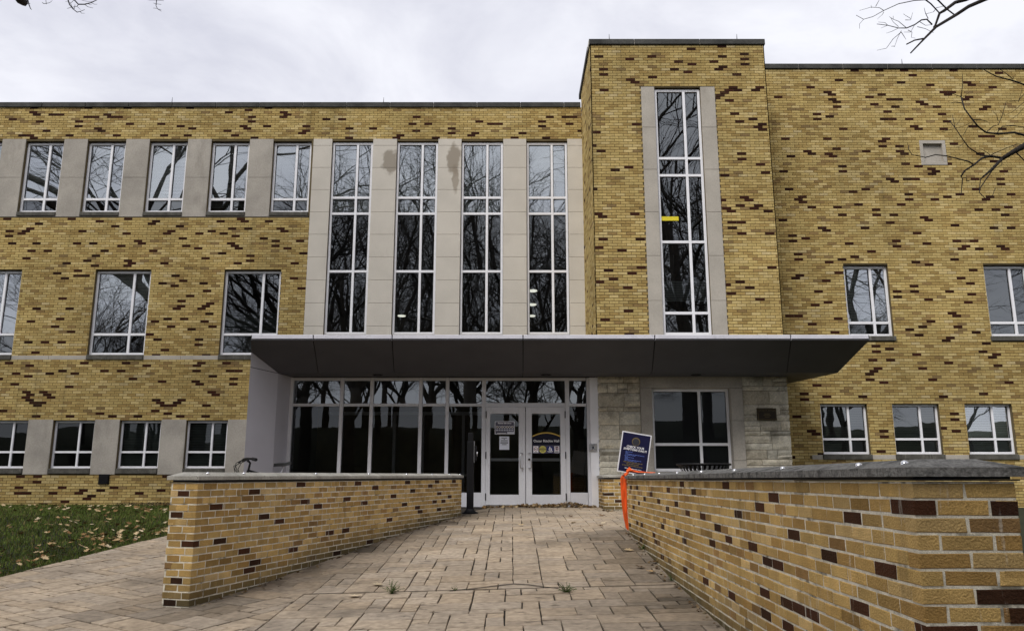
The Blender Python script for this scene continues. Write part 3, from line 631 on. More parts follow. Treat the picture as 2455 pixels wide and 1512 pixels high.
for k in range(0, len(pe) - 1, 2):
    if pe[k + 1] - pe[k] < 0.2: continue
    xm = pe[k] + 0.5 * (pe[k + 1] - pe[k]); panel(pe[k], xm, YL, Z['sb'], Z['sb'] + 0.11, 'limestone', wallL); panel(xm, pe[k + 1], YL, Z['sb'], Z['sb'] + 0.11, 'limestone', wallL)
jz = [Z['band_t'] - 0.003] + [ZZ(v, YL) for v in (349.5, 402.2, 455, 508.6, 562.2, 616.3, 671.2, 726.3, 781.8)] + [2.9]
pe = [XP0] + [v for ab in tall_x for v in ab] + [XT0 + 0.01]
for k in range(0, len(pe) - 1, 2):
    for j in range(len(jz) - 1): panel(pe[k], pe[k + 1], YL, jz[j + 1], jz[j], 'limestone_light', wallL, pr=0.012)
for a, b in tall_x: panel(a, b, YL + 0.03, 2.9, Z['tallb'] - .003, 'limestone_light', wallL)
jy = [ZZ((100 + v * .82672) / 1.6399, YT) for v in (292, 485, 685, 887, 1095, 1308)] + [SOF + 0.4]
for k, (a, b) in enumerate(((jamb[0], tw_x[0]), (tw_x[1], jamb[1]))):
    for j in range(len(jy) - 1): panel(a, b, YT, jy[j + 1], jy[j], 'limestone', wallT, pr=0.006)
for j in (0,): panel(tw_x[0], tw_x[1], YT + .03, SOF + 0.4, TWB - .003, 'limestone', wallT)
pe = [6.95] + [v for ab in rl_x for v in (ab[0] - .022, ab[1] + .022)] + [XR1]
for k in range(0, len(pe) - 1, 2): panel(pe[k], pe[k + 1], YR, rlb - 0.125, rlb - 0.015, 'limestone', wallR)
# blocked-up square opening with its stone frame
va, vb, vc, vd = vent; m_ = MB()
for q in ((va, vb, vc, vc + .085), (va, vb, vd - .085, vd), (va, va + .085, vc + .085, vd - .085), (vb - .085, vb, vc + .085, vd - .085)): m_.cbox(q[0], q[1], YR - .012, YR + .2, q[2], q[3], .004)
vf_ = m_.obj('vent_frame', 'limestone', bld); m_ = MB(); m_.face([(va + .08, YR + .06, vc + .08), (vb - .08, YR + .06, vc + .08), (vb - .08, YR + .06, vd - .08), (va + .08, YR + .06, vd - .08)]); m_.obj('infill', 'limestone_grey', vf_)
p0 = at(250, 1143, YL); m_ = MB()
for k in range(4): m_.box(p0.x - .115, p0.x + .115, YL - .05 + .004 * k, YL + .03, p0.z - .15 + .05 * k, p0.z - .11 + .05 * k)
m_.box(p0.x - .13, p0.x + .13, YL - .02, YL + .03, p0.z - .17, p0.z + .07); m_.obj('wall_vent', 'black_metal', bld)

# --- split-faced stone either side of the big window
def rock(x0, x1, z0, z1, Y, rng, part):
    m_ = MB(); nu, nv = max(3, int((x1 - x0) / 0.07)), max(2, int((z1 - z0) / 0.06)); j = 0.005; k = rng.uniform(0.75, 1.2); w_ = rng.uniform(-.02, .02)
    col = (0.64 * k + w_, 0.59 * k, 0.475 * k - w_); pts = []; sd_ = rng.uniform(0, 99); amp = rng.uniform(0.015, 0.05)
    for b in range(nv + 1):
        for a in range(nu + 1):
            u, v = a / nu, b / nv; e = min(1, 4 * min(u, 1 - u, ) + .0) * min(1, 4 * min(v, 1 - v))
            x = x0 + j + (x1 - x0 - 2 * j) * u; z = z0 + j + (z1 - z0 - 2 * j) * v
            pts.append((x, Y - e * amp * (0.75 + 0.9 * noise.noise((x * 6, sd_, z * 9))), z))
    m_.v = pts
    for b in range(nv):
        for a in range(nu): q = b * (nu + 1) + a; m_.f.append((q, q + 1, q + nu + 2, q + nu + 1)); m_.c.append(col)
    for e, f in (((0, 0), (nu, 0)), ((nu, 0), (nu, nv)), ((nu, nv), (0, nv)), ((0, nv), (0, 0))):
        n_ = max(abs(f[0] - e[0]), abs(f[1] - e[1]))
        for s_ in range(n_):
            a = (e[0] + (f[0] - e[0]) * s_ // n_, e[1] + (f[1] - e[1]) * s_ // n_); b = (e[0] + (f[0] - e[0]) * (s_ + 1) // n_, e[1] + (f[1] - e[1]) * (s_ + 1) // n_)
            A, B = pts[a[1] * (nu + 1) + a[0]], pts[b[1] * (nu + 1) + b[0]]
            m_.face([(A[0], Y + .05, A[2]), (B[0], Y + .05, B[2]), B, A], col)
    m_.obj('stone_block', 'split_stone', part, cols=True)
m_ = MB(); m_.box(XT0, 2.80, YT + .03, YT + .3, -0.75, SOF + .02); m_.box(5.04, XT1, YT + .03, YT + .3, -0.75, SOF + .02); m_.box(XT1 - .3, XT1 - .012, YT + .3, YR, -.9, SOF + .02)
stone = m_.obj('stone_wall', 'mortar_far', bld); rg = random.Random(21)
for (x0, x1) in ((XT0, 2.80), (5.04, XT1)):
    z = -0.72
    while z < SOF - 0.02:
        h = rg.choice((0.10, 0.13, 0.2, 0.22, 0.3)); h = min(h, SOF - z)
        if SOF - z - h < 0.07: h = SOF - z
        x = x0
        while x < x1 - 0.01:
            l = rg.choice((0.22, 0.34, 0.46, 0.58)); l = min(l, x1 - x)
            if x1 - x - l < 0.16: l = x1 - x
            if h > 0.19 and rg.random() < 0.3:
                rock(x, x + l, z, z + h * 0.45, YT, rg, stone); rock(x, x + l, z + h * 0.45, z + h, YT, rg, stone)
            else: rock(x, x + l, z, z + h, YT, rg, stone)
            x += l
        z += h
for (x0, x1, z0, z1) in ((2.80, 3.06, -.7, .55), (2.80, 3.06, .55, 1.86), (4.77, 5.04, -.7, .30), (4.77, 5.04, .30, 1.15), (4.77, 5.04, 1.15, 1.86), (2.80, 5.04, 1.86, SOF), (3.06, 4.77, -.7, .066)):
    panel(x0, x1, YT, z0, z1, 'limestone_grey', stone, pr=0.02, name='surround_stone')
# bronze plaque
px0, px1, pz0, pz1 = 5.32, 5.74, 1.16, 1.423
m_ = MB(); m_.cbox(px0, px1, YT - .055, YT - .02, pz0, pz1, .008); plq = m_.obj('plaque', 'bronze', bld)
m_ = MB()
for (a, b, c, d) in ((px0 + .012, px1 - .012, pz0 + .010, pz0 + .018), (px0 + .012, px1 - .012, pz1 - .018, pz1 - .010), (px0 + .012, px0 + .020, pz0 + .018, pz1 - .018), (px1 - .020, px1 - .012, pz0 + .018, pz1 - .018)): m_.box(a, b, YT - .06, YT - .054, c, d)
m_.obj('plaque_border', 'bronze_letter', plq)
TX = lambda x, y, z, tilt=0: Matrix.Translation((x, y, z)) @ Matrix.Rotation(tilt, 4, 'Y') @ Matrix.Rotation(math.pi / 2, 4, 'X')
link('plaque_lettering', text_mesh('OSCAR W. RITCHIE', 0.042, 'bronze_letter', TX((px0 + px1) / 2, YT - .0565, pz1 - .06)), plq)
m_ = MB()
for k, wd in enumerate((.12, .16, .1)): m_.box((px0 + px1) / 2 - wd / 2, (px0 + px1) / 2 + wd / 2, YT - .058, YT - .054, pz0 + .13 - .035 * k, pz0 + .142 - .035 * k)
m_.obj('plaque_lines', 'bronze_letter', plq)

# --- canopy: fascia, sloping soffit panels, flat soffit, splayed pier
YF, YB = 15.43, 16.57; ZF0, ZF1 = ZZ(815, YF), ZZ(803, YF)
can_e = MB(); can_e.box(-4.9, 5.9, YF + 0.27, YT - .01, ZF0 + .05, ZF1 - .03); canopy = can_e.obj('canopy', 'joint_black', bld)
def xl_(y): return -5.19 + (y - YF) * (-.11 / .39) if y < 15.82 else -5.30 + (y - 15.82) * (.35 / .75)
def xr_(y): return 7.11 - .194 * (y - YF)
fj = [-5.19] + [XX(p, 809, YF) for p in (751, 940, 1254, 1570, 1896)] + [7.11]
bj = [None] + [XX(p, 893, YB) for p in (763, 945, 1254, 1563, 1886)] + [None]
for k in range(6):
    a, b = fj[k] + .010, fj[k + 1] - .010
    m_ = MB(); m_.cbox(a, b, YF, YF + .26, ZF0 + .003, ZF1 + .006, .006); m_.obj('fascia_panel', 'fascia_silver', canopy)
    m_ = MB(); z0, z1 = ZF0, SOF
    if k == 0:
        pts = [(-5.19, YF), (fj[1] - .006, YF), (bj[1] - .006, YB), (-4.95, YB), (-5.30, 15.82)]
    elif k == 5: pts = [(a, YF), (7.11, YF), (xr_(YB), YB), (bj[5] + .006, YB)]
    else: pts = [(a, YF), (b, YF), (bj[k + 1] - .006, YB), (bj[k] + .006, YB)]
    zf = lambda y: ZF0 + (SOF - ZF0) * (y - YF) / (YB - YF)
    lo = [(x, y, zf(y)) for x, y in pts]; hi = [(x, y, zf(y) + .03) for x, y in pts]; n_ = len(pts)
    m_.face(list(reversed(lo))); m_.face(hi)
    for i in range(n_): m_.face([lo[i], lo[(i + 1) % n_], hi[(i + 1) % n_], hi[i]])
    m_.obj('soffit_panel', 'panel_shaded', canopy)
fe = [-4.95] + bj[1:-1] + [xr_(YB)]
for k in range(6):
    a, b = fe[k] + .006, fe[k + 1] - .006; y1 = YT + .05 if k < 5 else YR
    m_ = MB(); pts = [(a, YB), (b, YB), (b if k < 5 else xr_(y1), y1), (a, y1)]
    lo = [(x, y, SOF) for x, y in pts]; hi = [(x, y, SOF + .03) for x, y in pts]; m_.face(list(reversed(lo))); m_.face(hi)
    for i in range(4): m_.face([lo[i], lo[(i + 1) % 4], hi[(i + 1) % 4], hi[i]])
    m_.obj('soffit_panel', 'panel_shaded', canopy)
m_ = MB(); m_.face([(-5.15, YF + .02, ZF0 + .045), (7.05, YF + .02, ZF0 + .045), (xr_(YB) - .03, YB, SOF + .045), (-4.9, YB, SOF + .045)]); m_.face([(-4.9, YB, SOF + .045), (xr_(YB) - .03, YB, SOF + .045), (xr_(YR) - .03, YR, SOF + .045), (-4.9, YR, SOF + .045)]); m_.obj('soffit_backing', 'joint_black', canopy)
m_ = MB(); m_.face([(-5.19, YF, ZF1 - .004), (7.11, YF, ZF1 - .004), (xr_(YR), YR, ZF1 + .03), (-5.30, YR, ZF1 + .03)]); m_.obj('canopy_roof', 'roof_deck', canopy)
m_ = MB(); m_.face([(7.11, YF, ZF0), (xr_(YB), YB, SOF), (xr_(YR), YR, SOF), (xr_(YR), YR, ZF1), (7.11, YF, ZF1)]); m_.face([(-5.19, YF, ZF0), (-5.19, YF, ZF1), (-5.30, YL, ZF1), (-5.30, YL, 1.9), (-5.30, 15.82, zf(15.82))]); m_.obj('canopy_end', 'panel_shaded', canopy)
for px in (903, 1310, 1672):
    p = at(px, 897.5, 16.72); m_ = MB(); m_.lathe([(0.085, 0), (0.11, 0), (0.11, -.012), (0.085, -.012), (0.08, .02), (0.0, .02)], 20, (p.x, 16.85, SOF - .001)); m_.obj('downlight', 'black_metal', canopy)
pz0 = -0.85
pier = MB(); zj_ = ZZ(889, 16.2)
Pa, Pb = V3(-5.30, 15.82, 0), V3(-4.95, 16.57, 0)
for (za, zt0, zt1) in ((pz0, None, None), (1, None, None)):
    pass
pm = MB(); zt = zf(15.82) - .004; zlow = SOF - .05
pm.face([(Pa.x, Pa.y, pz0), (Pb.x, Pb.y, pz0), (Pb.x, Pb.y, SOF - .012), (Pa.x, Pa.y, SOF + .02)])
pm.face([(Pb.x, Pb.y, pz0), (-4.86, YS + .1, pz0), (-4.86, YS + .1, SOF), (Pb.x, Pb.y, SOF - .012)])
pm.face([(Pa.x, YL, pz0), (Pa.x, Pa.y, pz0), (Pa.x, Pa.y, SOF + .02), (Pa.x, YL, SOF + .02)])
pier_o = pm.obj('entrance_pier', 'panel_silver', bld)
pm = MB(); pm.face([(Pa.x, Pa.y, SOF + .032), (Pb.x, Pb.y, SOF - .002), (Pa.x, Pa.y, zt)]); pm.face([(Pa.x, YL, SOF + .032), (Pa.x, Pa.y, SOF + .032), (Pa.x, Pa.y, zt), (Pa.x, YL, zt)]); pm.obj('pier_head_panel', 'panel_silver', pier_o)
pm = MB(); e_ = .01; pm.face([(Pa.x + .002, Pa.y + .03, pz0), (Pb.x - .02, Pb.y + .012, pz0), (Pb.x - .02, Pb.y + .012, SOF + .03), (Pa.x + .002, Pa.y + .03, zt - .03)]); pm.obj('joint_backing', 'joint_black', pier_o)

# --- entrance glazing
Zth = -0.675
sf = MB(); zt1 = SOF - .015; ztr = ZZ(970, YS); fwz = .05
mull = [XX(p, 970, YS) for p in (697, 818, 890, 1008, 1072, 1160, 1360, 1410)]
y0, y1 = YS, YS + .12
def vbar(x, w_, z0=Zth, z1=zt1, d=0): sf.cbox(x - w_ / 2, x + w_ / 2, y0 - d, y1, z0, z1, .005)
for x in mull[:6]: vbar(x, .075 if x != mull[5] else .09)
vbar(mull[6], .09); vbar(mull[7], .06)
for a, b in zip(mull, mull[1:]):
    for zc, h_ in ((zt1 - .03, .06), (ztr, .06 if a != mull[5] else .085)):
        sf.cbox(a + .045, b - .045, y0 + .004, y1, zc - h_ / 2, zc + h_ / 2, .004)
for a, b in list(zip(mull, mull[1:]))[:5] + [(mull[6], mull[7])]: sf.cbox(a + .038 if a != mull[6] else a + .046, b - (.038 if b != mull[5] else .046), y0 + .006, y1, Zth, Zth + .30, .005)
store = sf.obj('entrance_glazing', 'door_paint', bld)
m_ = MB(); m_.cbox(mull[7] + .031, XT0 + .03, YS - .06, YS + .1, Zth, zt1, .008); m_.obj('end_post', 'white_frame', store)
for k, (a, b) in enumerate(zip(mull, mull[1:])):
    for (c, d) in ((ztr + .03, zt1 - .06), (Zth + .3, ztr - .03)):
        if k == 5 and c < ztr: continue
        g = MB(); tx = rngb.uniform(-.002, .002); g.face([(a + .03, y0 + .06 - tx, c), (b - .03, y0 + .06 + tx, c), (b - .03, y0 + .06 + tx, d), (a + .03, y0 + .06 - tx, d)]); g.obj('pane', 'glass' if c > ztr - .1 else 'glass_door', store)
# actuator plate on the end post
p = at(1421, 1073, YS); m_ = MB(); m_.cbox(p.x - .085, p.x + .085, YS - .085, YS - .06, p.z - .085, p.z + .085, .01); act = m_.obj('push_plate', 'steel', bld)
m_ = MB(); m_.cbox(p.x - .05, p.x + .05, YS - .1, YS - .085, p.z - .055, p.z + .055, .012); m_.obj('push_button', 'chrome', act)
m_ = MB(); m_.box(p.x - .02, p.x + .02, YS - .1025, YS - .1, p.z - .02, p.z + .025); m_.obj('push_symbol', 'ink', act)
# doors
D2455 = lambda zx, zy: ((1850 + .33076 * zx) / 1.639919, (1550 + .33076 * zy) / 1.639919)
def DP(zx, zy, Y=YS):
    a, b = D2455(zx, zy); return at(a, b, Y)
def door(x0, x1, hinge, gx0, gx1, hx):
    m_ = MB(); zb, zt_ = Zth + .006, ztr - .046; gz0, gz1 = DP(600, 1190).z, DP(600, 228).z; ya, yb = YS - .012, YS + .035
    m_.cbox(x0, gx0, ya, yb, zb, zt_, .005); m_.cbox(gx1, x1, ya, yb, zb, zt_, .005); m_.cbox(gx0, gx1, ya, yb, gz1, zt_, .005); m_.cbox(gx0, gx1, ya, yb, zb, gz0, .005)
    d = m_.obj('door', 'door_paint', bld)
    g = MB(); g.face([(gx0, YS + .02, gz0), (gx1, YS + .02, gz0), (gx1, YS + .02, gz1), (gx0, YS + .02, gz1)]); g.obj('pane', 'glass_door', d)
    m_ = MB(); pbz = DP(600, 772).z; m_.cbox(gx0 - .002, gx1 + .002, YS + .025, YS + .06, pbz - .035, pbz + .03, .006); m_.obj('push_bar', 'white_frame', d)
    m_ = MB(); m_.box(x0 + .01, x1 - .01, ya - .012, ya - .001, zb + .002, zb + .045); kp = m_.obj('kick_strip', 'steel', d)
    for zz_ in (DP(600, 240).z, DP(600, 722).z, DP(600, 1215).z):
        m_ = MB(); m_.tube([(hinge, ya - .008, zz_ - .075), (hinge, ya - .008, zz_ + .075)], .011, 8); m_.obj('hinge', 'black_metal', d)
    za, zc = DP(600, 875).z, DP(600, 700).z; s_ = 1 if hx > (x0 + x1) / 2 else -1; hy = ya - .085
    m_ = MB(); hb = hx - s_ * .045
    m_.tube([(hx, ya + .002, za), (hx - s_ * .01, ya - .03, za), (hb, hy + .02, za), (hb - s_ * .012, hy, za + .03), (hb - s_ * .012, hy, zc - .03), (hb, hy + .02, zc), (hx - s_ * .01, ya - .03, zc), (hx, ya + .002, zc)], .013, 8); m_.obj('handle', 'steel', d, smooth=True)
    return d
xd0, xm_, xd1 = mull[5] + .048, XX(1260, 1090, YS), mull[6] - .048
dl = door(xd0, xm_ - .006, xd0 + .003, DP(232, 700).x, DP(573, 700).x, xm_ - .06)
dr = door(xm_ + .006, xd1, xd1 - .003, DP(730, 700).x, DP(1070, 700).x, xm_ + .065)
p = DP(697, 772); m_ = MB(); m_.tube([(p.x, YS - .03, p.z), (p.x, YS + .0, p.z)], .024, 12); m_.obj('lock', 'bronze', dr)
# printed film on the door glass
gx0, gx1 = DP(735, 600).x, DP(1068, 600).x; ydc = YS + .013; zc0, zc1 = DP(900, 600).z, DP(900, 490).z; za_ = DP(900, 447).z; gm = (gx0 + gx1) / 2
m_ = MB(); arc = []; arc2 = []
for k in range(21):
    u = k / 20; x = gx0 + (gx1 - gx0) * u; z = zc1 + (za_ - zc1) * (1 - (2 * u - 1) ** 2); arc.append((x, ydc, z)); arc2.append((x, ydc, z - .028))
m_.face([(gx0, ydc, zc0), (gx1, ydc, zc0)] + list(reversed(arc2))); film = m_.obj('door_film', 'navy_deep', dr)
m_ = MB()
for k in range(20): m_.face([arc2[k], arc2[k + 1], arc[k + 1], arc[k]])
m_.obj('film_arc', 'gold_print', film)
p = DP(902, 552); link('door_lettering', text_mesh('Oscar Ritchie Hall', 0.076, 'white_print', TX(p.x, ydc - .003, p.z), bold=0.0012), film)
z0, z1 = DP(900, 700).z, DP(900, 602).z; m_ = MB(); m_.face([(gx0, ydc, z0), (gx1, ydc, z0), (gx1, ydc, z1 - .001), (gx0, ydc, z1 - .001)]); m_.obj('sticker_strip', 'sticker_strip', film)
def disc(cx, cz, r_, y, mname, name, par, n_=28, r_in=0):
    m_ = MB()
    P_ = lambda a, rr: (cx + rr * math.cos(a), y, cz + rr * math.sin(a))
    if r_in:
        for k in range(n_): a, b = 2 * math.pi * k / n_, 2 * math.pi * (k + 1) / n_; m_.face([P_(a, r_in), P_(b, r_in), P_(b, r_), P_(a, r_)])
    else: m_.face([P_(2 * math.pi * k / n_, r_) for k in range(n_)])
    return m_.obj(name, mname, par)
def rect(x0, x1, z0, z1, y, mname, name, par):
    m_ = MB(); m_.face([(x0, y, z0), (x1, y, z0), (x1, y, z1), (x0, y, z1)]); return m_.obj(name, mname, par)
y2, y3, y4 = ydc - .002, ydc - .004, ydc - .006
for (a, b, c, d) in ((747, 806, 612, 693), (998, 1055, 612, 693)):
    q0, q1 = DP(a, d), DP(b, c); rect(q0.x, q1.x, q0.z, q1.z, y2, 'paper_white', 'sticker', film)
q = DP(777, 648); disc(q.x, q.z, .042, y3, 'red_print', 'sticker_ring', film, r_in=.032); rect(q.x - .025, q.x + .015, q.z - .008, q.z + .004, y3, 'ink', 'sticker_mark', film); q = DP(777, 686); rect(q.x - .035, q.x + .035, q.z - .006, q.z + .006, y3, 'slate_ink', 'sticker_mark', film)
q = DP(1026, 645); disc(q.x, q.z, .038, y3, 'red_print', 'sticker_ring', film, r_in=.029); disc(q.x, q.z, .02, y3, 'ink', 'sticker_mark', film); q = DP(1026, 621); rect(q.x - .035, q.x + .035, q.z - .008, q.z + .008, y3, 'ink', 'sticker_mark', film); q = DP(1026, 680); rect(q.x - .04, q.x + .04, q.z - .012, q.z + .012, y3, 'slate_ink', 'sticker_mark', film)
q = DP(858, 652); disc(q.x, q.z, .078, y2, 'yellow_print', 'sticker', film); rect(q.x - .076, q.x + .076, q.z - .016, q.z + .018, y3, 'ink', 'sticker_mark', film)
link('sticker_lettering', text_mesh('CAUTION', .032, 'yellow_print', TX(q.x, y4, q.z), bold=.0008), film); link('sticker_lettering', text_mesh('AUTOMATIC', .02, 'ink', TX(q.x, y4, q.z + .035), bold=.0008), film); link('sticker_lettering', text_mesh('DOOR', .022, 'ink', TX(q.x, y4, q.z - .038), bold=.0008), film)
q = DP(946, 652); disc(q.x, q.z, .078, y2, 'sticker_blue', 'sticker', film); disc(q.x - .006, q.z + .05, .011, y3, 'white_print', 'sticker_mark', film); disc(q.x + .004, q.z + .004, .034, y3, 'white_print', 'sticker_ring', film, r_in=.022)
m_ = MB(); m_.face([(q.x - .014, y4, q.z + .036), (q.x - .002, y4, q.z + .036), (q.x + .002, y4, q.z + .0), (q.x - .012, y4, q.z + .0)]); m_.face([(q.x + .002, y4, q.z + .008), (q.x + .024, y4, q.z + .008), (q.x + .046, y4, q.z - .028), (q.x + .034, y4, q.z - .03)]); m_.obj('sticker_mark', 'white_print', film)
rect(q.x - .06, q.x + .06, q.z - .047, q.z - .037, y3, 'white_print', 'sticker_mark', film); rect(q.x - .04, q.x + .04, q.z - .06, q.z - .053, y3, 'white_print', 'sticker_mark', film)

# --- rooms behind the glass, roofs, closing walls
m_ = MB()
for (x0, x1, Y, d, zs_) in ((XL0, XT0 - .02, YL, 5.0, (-.7, 1.75, 5.05, 9.4)), (XT1, XR1, YR, 4.5, (-.7, 2.6, 6.0, 10.0)), (XT0 + .06, XT1 - .3, YT + .05, 2.4, (-.7, 2.4, 10.0))):
    m_.box(x0, x1, Y + d, Y + d + .1, -1.0, zs_[-1])
    for z in zs_: m_.box(x0, x1, Y + .32, Y + d, z - .12, z)
    m_.box(x0 + .0, x0 + .1, Y + .35, Y + d, -.7, zs_[-1]); m_.box(x1 - .1, x1, Y + .35, Y + d, -.7, zs_[-1])
for x in (-16.5, -13.5, -8.3, -5.2): m_.box(x, x + .1, YL + .4, YL + 4.9, -.6, 9.2)
m_.box(-4.8, XT0 - .1, YS + 3.6, YS + 3.7, -.7, SOF + .1); m_.box(-4.9, -4.84, YS + .13, YS + 3.6, -.7, SOF); m_.box(-4.8, XT0 - .1, YS + .14, YS + 3.6, -.72, -.68); m_.box(XT0 - .1, XT0 - .02, YS + .14, YS + 3.6, -.7, SOF); m_.box(-4.85, XT0 - .1, YS + .13, YS + 3.7, SOF - .01, SOF + .05)
m_.obj('interior', 'room_black', bld)
m_ = MB()
m_.box(XL0, XT0 + .3, YL + .31, YL + 8, Z['cop_b'] - .3, Z['cop_b'] - .1); m_.box(XT0 + .3, XT1, YT + .31, YL + 8, ttop - .3, ttop - .1); m_.box(XT1 + .01, XR1, YR + .31, YL + 8, rtop - .3, rtop - .1)
m_.box(XL0, XR1, YL + 7.9, YL + 8, -1, Z['cop_b'] - .31); m_.box(XL0, XL0 + .1, YL + .02, YL + 7.9, -1, Z['cop_b'] - .31); m_.box(XR1 - .1, XR1, YR + .02, YL + 7.9, -1, rtop - .31); m_.obj('roof', 'roof_deck', bld)
# inner vestibule frames seen through the glass
m_ = MB(); yv = YS + 2.3
for x in (-4.2, -2.9, -2.2, -1.2, -.55, .35, 1.2): m_.box(x - .035, x + .035, yv, yv + .08, -.68, 1.45)
m_.box(-4.5, 1.6, yv + .01, yv + .07, 1.45, 1.53); m_.obj('vestibule_frame', 'door_paint', bld)
# ceiling lamps burning inside the tall window bay
for px, py in ((1277, 697), (1276, 730), (1274, 757), (963, 757)):
    p = ray(px, py); p = p * (4.915 / p.z); m_ = MB(); m_.lathe([(0, -.02), (.11, -.02), (.125, -.01), (.125, .012)], 18, tuple(p)); m_.obj('ceiling_lamp', 'lamp_white', bld)
# drip stains on two stone panels are in the stone itself
for (px, py, w_, h_) in ((933, 388, .20, .42), (1082, 400, .24, .75)): pass

# ================================================================== FREE-STANDING WALLS
NEAR_U = [unit_brick('brick', CL - JT, CH - JT, 0.085, 'brick_near_single', 0.0035, 0.0016, s) for s in range(5)]
def yard_wall(name, label, A, B, thick, ztopA, ztopB, zbase, inner_sign, cop, darkpx, endpx, endL, cop_mat, seed, stones, near_end=True):
    """wall along A->B (inner face); the body lies on the other side"""
    rng = random.Random(seed); d = (B - A); d.z = 0; Ln = d.length; d.normalize()
    nrm = V3(-d.y, d.x, 0) * inner_sign                     # into the body
    T = thing(name, label, 'wall', (A.x, A.y, Zg(A.x, A.y)))
    sl = (ztopB - ztopA) / Ln
    P = lambda u, w_, z: tuple(A + d * u + nrm * w_ + V3(0, 0, z + ztopA + sl * u))
    flip = inner_sign < 0
    # core
    m_ = MB(); q = 0.0035
    c = [(q, q), (Ln - q, q), (Ln - q, thick - q), (q, thick - q)]; lo = [P(u, w_, zbase) for u, w_ in c]; hi = [P(u, w_, -.004) for u, w_ in c]
    m_.face(lo); m_.face(hi)
    for i in range(4): m_.face([lo[i], lo[(i + 1) % 4], hi[(i + 1) % 4], hi[i]])
    m_.obj('mortar', 'mortar_near', T)
    # bricks
    zref = -40 * CH
    def hit_side(px, py):
        r_ = ray(px, py); t = (A - V3(0, 0, 0)).dot(nrm) / r_.dot(nrm); p = r_ * t; u = (p - A).dot(d); return u, p.z - ztopA - sl * u
    def hit_end(px, py):
        r_ = ray(px, py); t = A.dot(d) / r_.dot(d); p = r_ * t; u = (p - A).dot(nrm); return u, p.z - ztopA
    def cells(pts, hit, L_, offs):
        s = set()
        for px, py in pts:
            u, z = hit(px, py); r_ = math.floor((z - zref + JT / 2) / CH); i = math.floor((u - offs(r_) + JT / 2) / L_); s.add((r_, i))
        return s
    T95 = 0.095; ent = []
    so_ = lambda r_: 0.0 if r_ % 2 == 0 else T95
    eo_ = lambda r_: T95 if r_ % 2 == 0 else 0.0
    ds = cells(darkpx, hit_side, CL, so_); de = cells(endpx, hit_end, endL, eo_)
    nrow = int(-zbase / CH) + 1
    for k in range(nrow):
        r_ = 39 - k; za, zb = zref + r_ * CH, zref + (r_ + 1) * CH - JT
        u = so_(r_); i = 0
        while u < Ln - .03:
            b = min(u + CL - JT, Ln); ent.append(('side', u, b, za, zb, (r_, i) in ds, b - u > CL - JT - 1e-4)); u += CL; i += 1
        u = eo_(r_); i = 0
        while u < thick - .02:
            b = min(u + endL - JT, thick); ent.append(('end', u, b, za, zb, (r_, i) in de, False)); u += endL; i += 1
        u = so_(r_)
        while u < Ln - .03: b = min(u + CL - JT, Ln); ent.append(('back', u, b, za, zb, rng.random() < .05, False)); u += CL
        u = T95 if r_ % 2 else 0
        while u < thick - .02: b = min(u + CL - JT, thick); ent.append(('tail', u, b, za, zb, rng.random() < .05, False)); u += CL
    def pos(e, u, w_, z):
        k = e[0]
        return P(u, w_, z) if k == 'side' else P(w_, u, z) if k == 'end' else P(u, thick - w_, z) if k == 'back' else P(Ln - w_, u, z)
    def size(e):
        if e[0] in ('back', 'tail'): return 0
        p = Vector(pos(e, (e[1] + e[2]) / 2, 0, (e[3] + e[4]) / 2))
        if p.z < Zg(p.x, p.y): return 0
        dd = p.y * CP + p.z * SP; uu = -p.y * SP + p.z * CP; px, py = 1227.5 + 1886 * p.x / dd, 756 - 1886 * uu / dd
        if p.y < .5 or not (-40 < px < 2490 and py < 1540): return 0
        n_ = -nrm if e[0] == 'side' else -d
        return (e[2] - e[1]) * abs(n_.dot(p.normalized())) / dd ** 2
    ent.sort(key=lambda e: -size(e)); mass = MB(); nsing = 0
    for e in ent:
        k, a, b, za, zb, dark, wh = e; mid = pos(e, (a + b) / 2, 0, (za + zb) / 2); col = brick_tone(rng, dark, (mid[0] * 3, mid[1] * 3, mid[2] * 3))
        if dark: col = (col[0] * 1.45, col[1] * 1.75, col[2] * 1.5)
        if not dark:
            k2 = rng.choice((1, 1, 1.04, .95, .74, .86)); col = tuple(c * f * k2 for c, f in zip(col, (1.16, 1.04, 0.98)))
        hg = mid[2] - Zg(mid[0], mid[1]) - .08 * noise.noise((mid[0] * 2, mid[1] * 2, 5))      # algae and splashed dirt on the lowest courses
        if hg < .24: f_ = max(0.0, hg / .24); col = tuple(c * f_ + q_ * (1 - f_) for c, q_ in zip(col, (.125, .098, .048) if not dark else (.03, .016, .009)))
        Dp = .085; ch = .0035; mbx = mass; single = size(e) > 0 and nsing < 300
        if single: mbx = MB(); nsing += 1
        fa = [(a, za), (b, za), (b, zb), (a, zb)]; jit = [(rng.uniform(-.0026, .0026), rng.uniform(-.0022, .0022)) for _ in range(4)]; pr = rng.uniform(-.0015, .0015)
        fa = [(u + j[0], z + j[1]) for (u, z), j in zip(fa, jit)]; cu, cz = (a + b) / 2, (za + zb) / 2
        fi = [(u + (ch if u < cu else -ch), z + (ch if z < cz else -ch)) for u, z in fa]
        q0 = [pos(e, u, pr, z) for u, z in fi]; q1 = [pos(e, u, pr + ch, z) for u, z in fa]; q2 = [pos(e, u, Dp, z) for u, z in fa]
        mbx.face(q0, col)
        for i in range(4):
            j = (i + 1) % 4; mbx.face([q1[i], q1[j], q0[j], q0[i]], col); mbx.face([q2[i], q2[j], q1[j], q1[i]], col)
        if single: mbx.obj('dark_brick' if dark else 'brick', 'brick_near', T, cols=True)
    stuff(mass.obj('brickwork', 'brick_near', T, cols=True))
    # flashing strip and coping stones
    m_ = MB(); f0, f1, f2 = cop['bottom'], cop['bevel'], cop['ridge']; ov = cop['over']
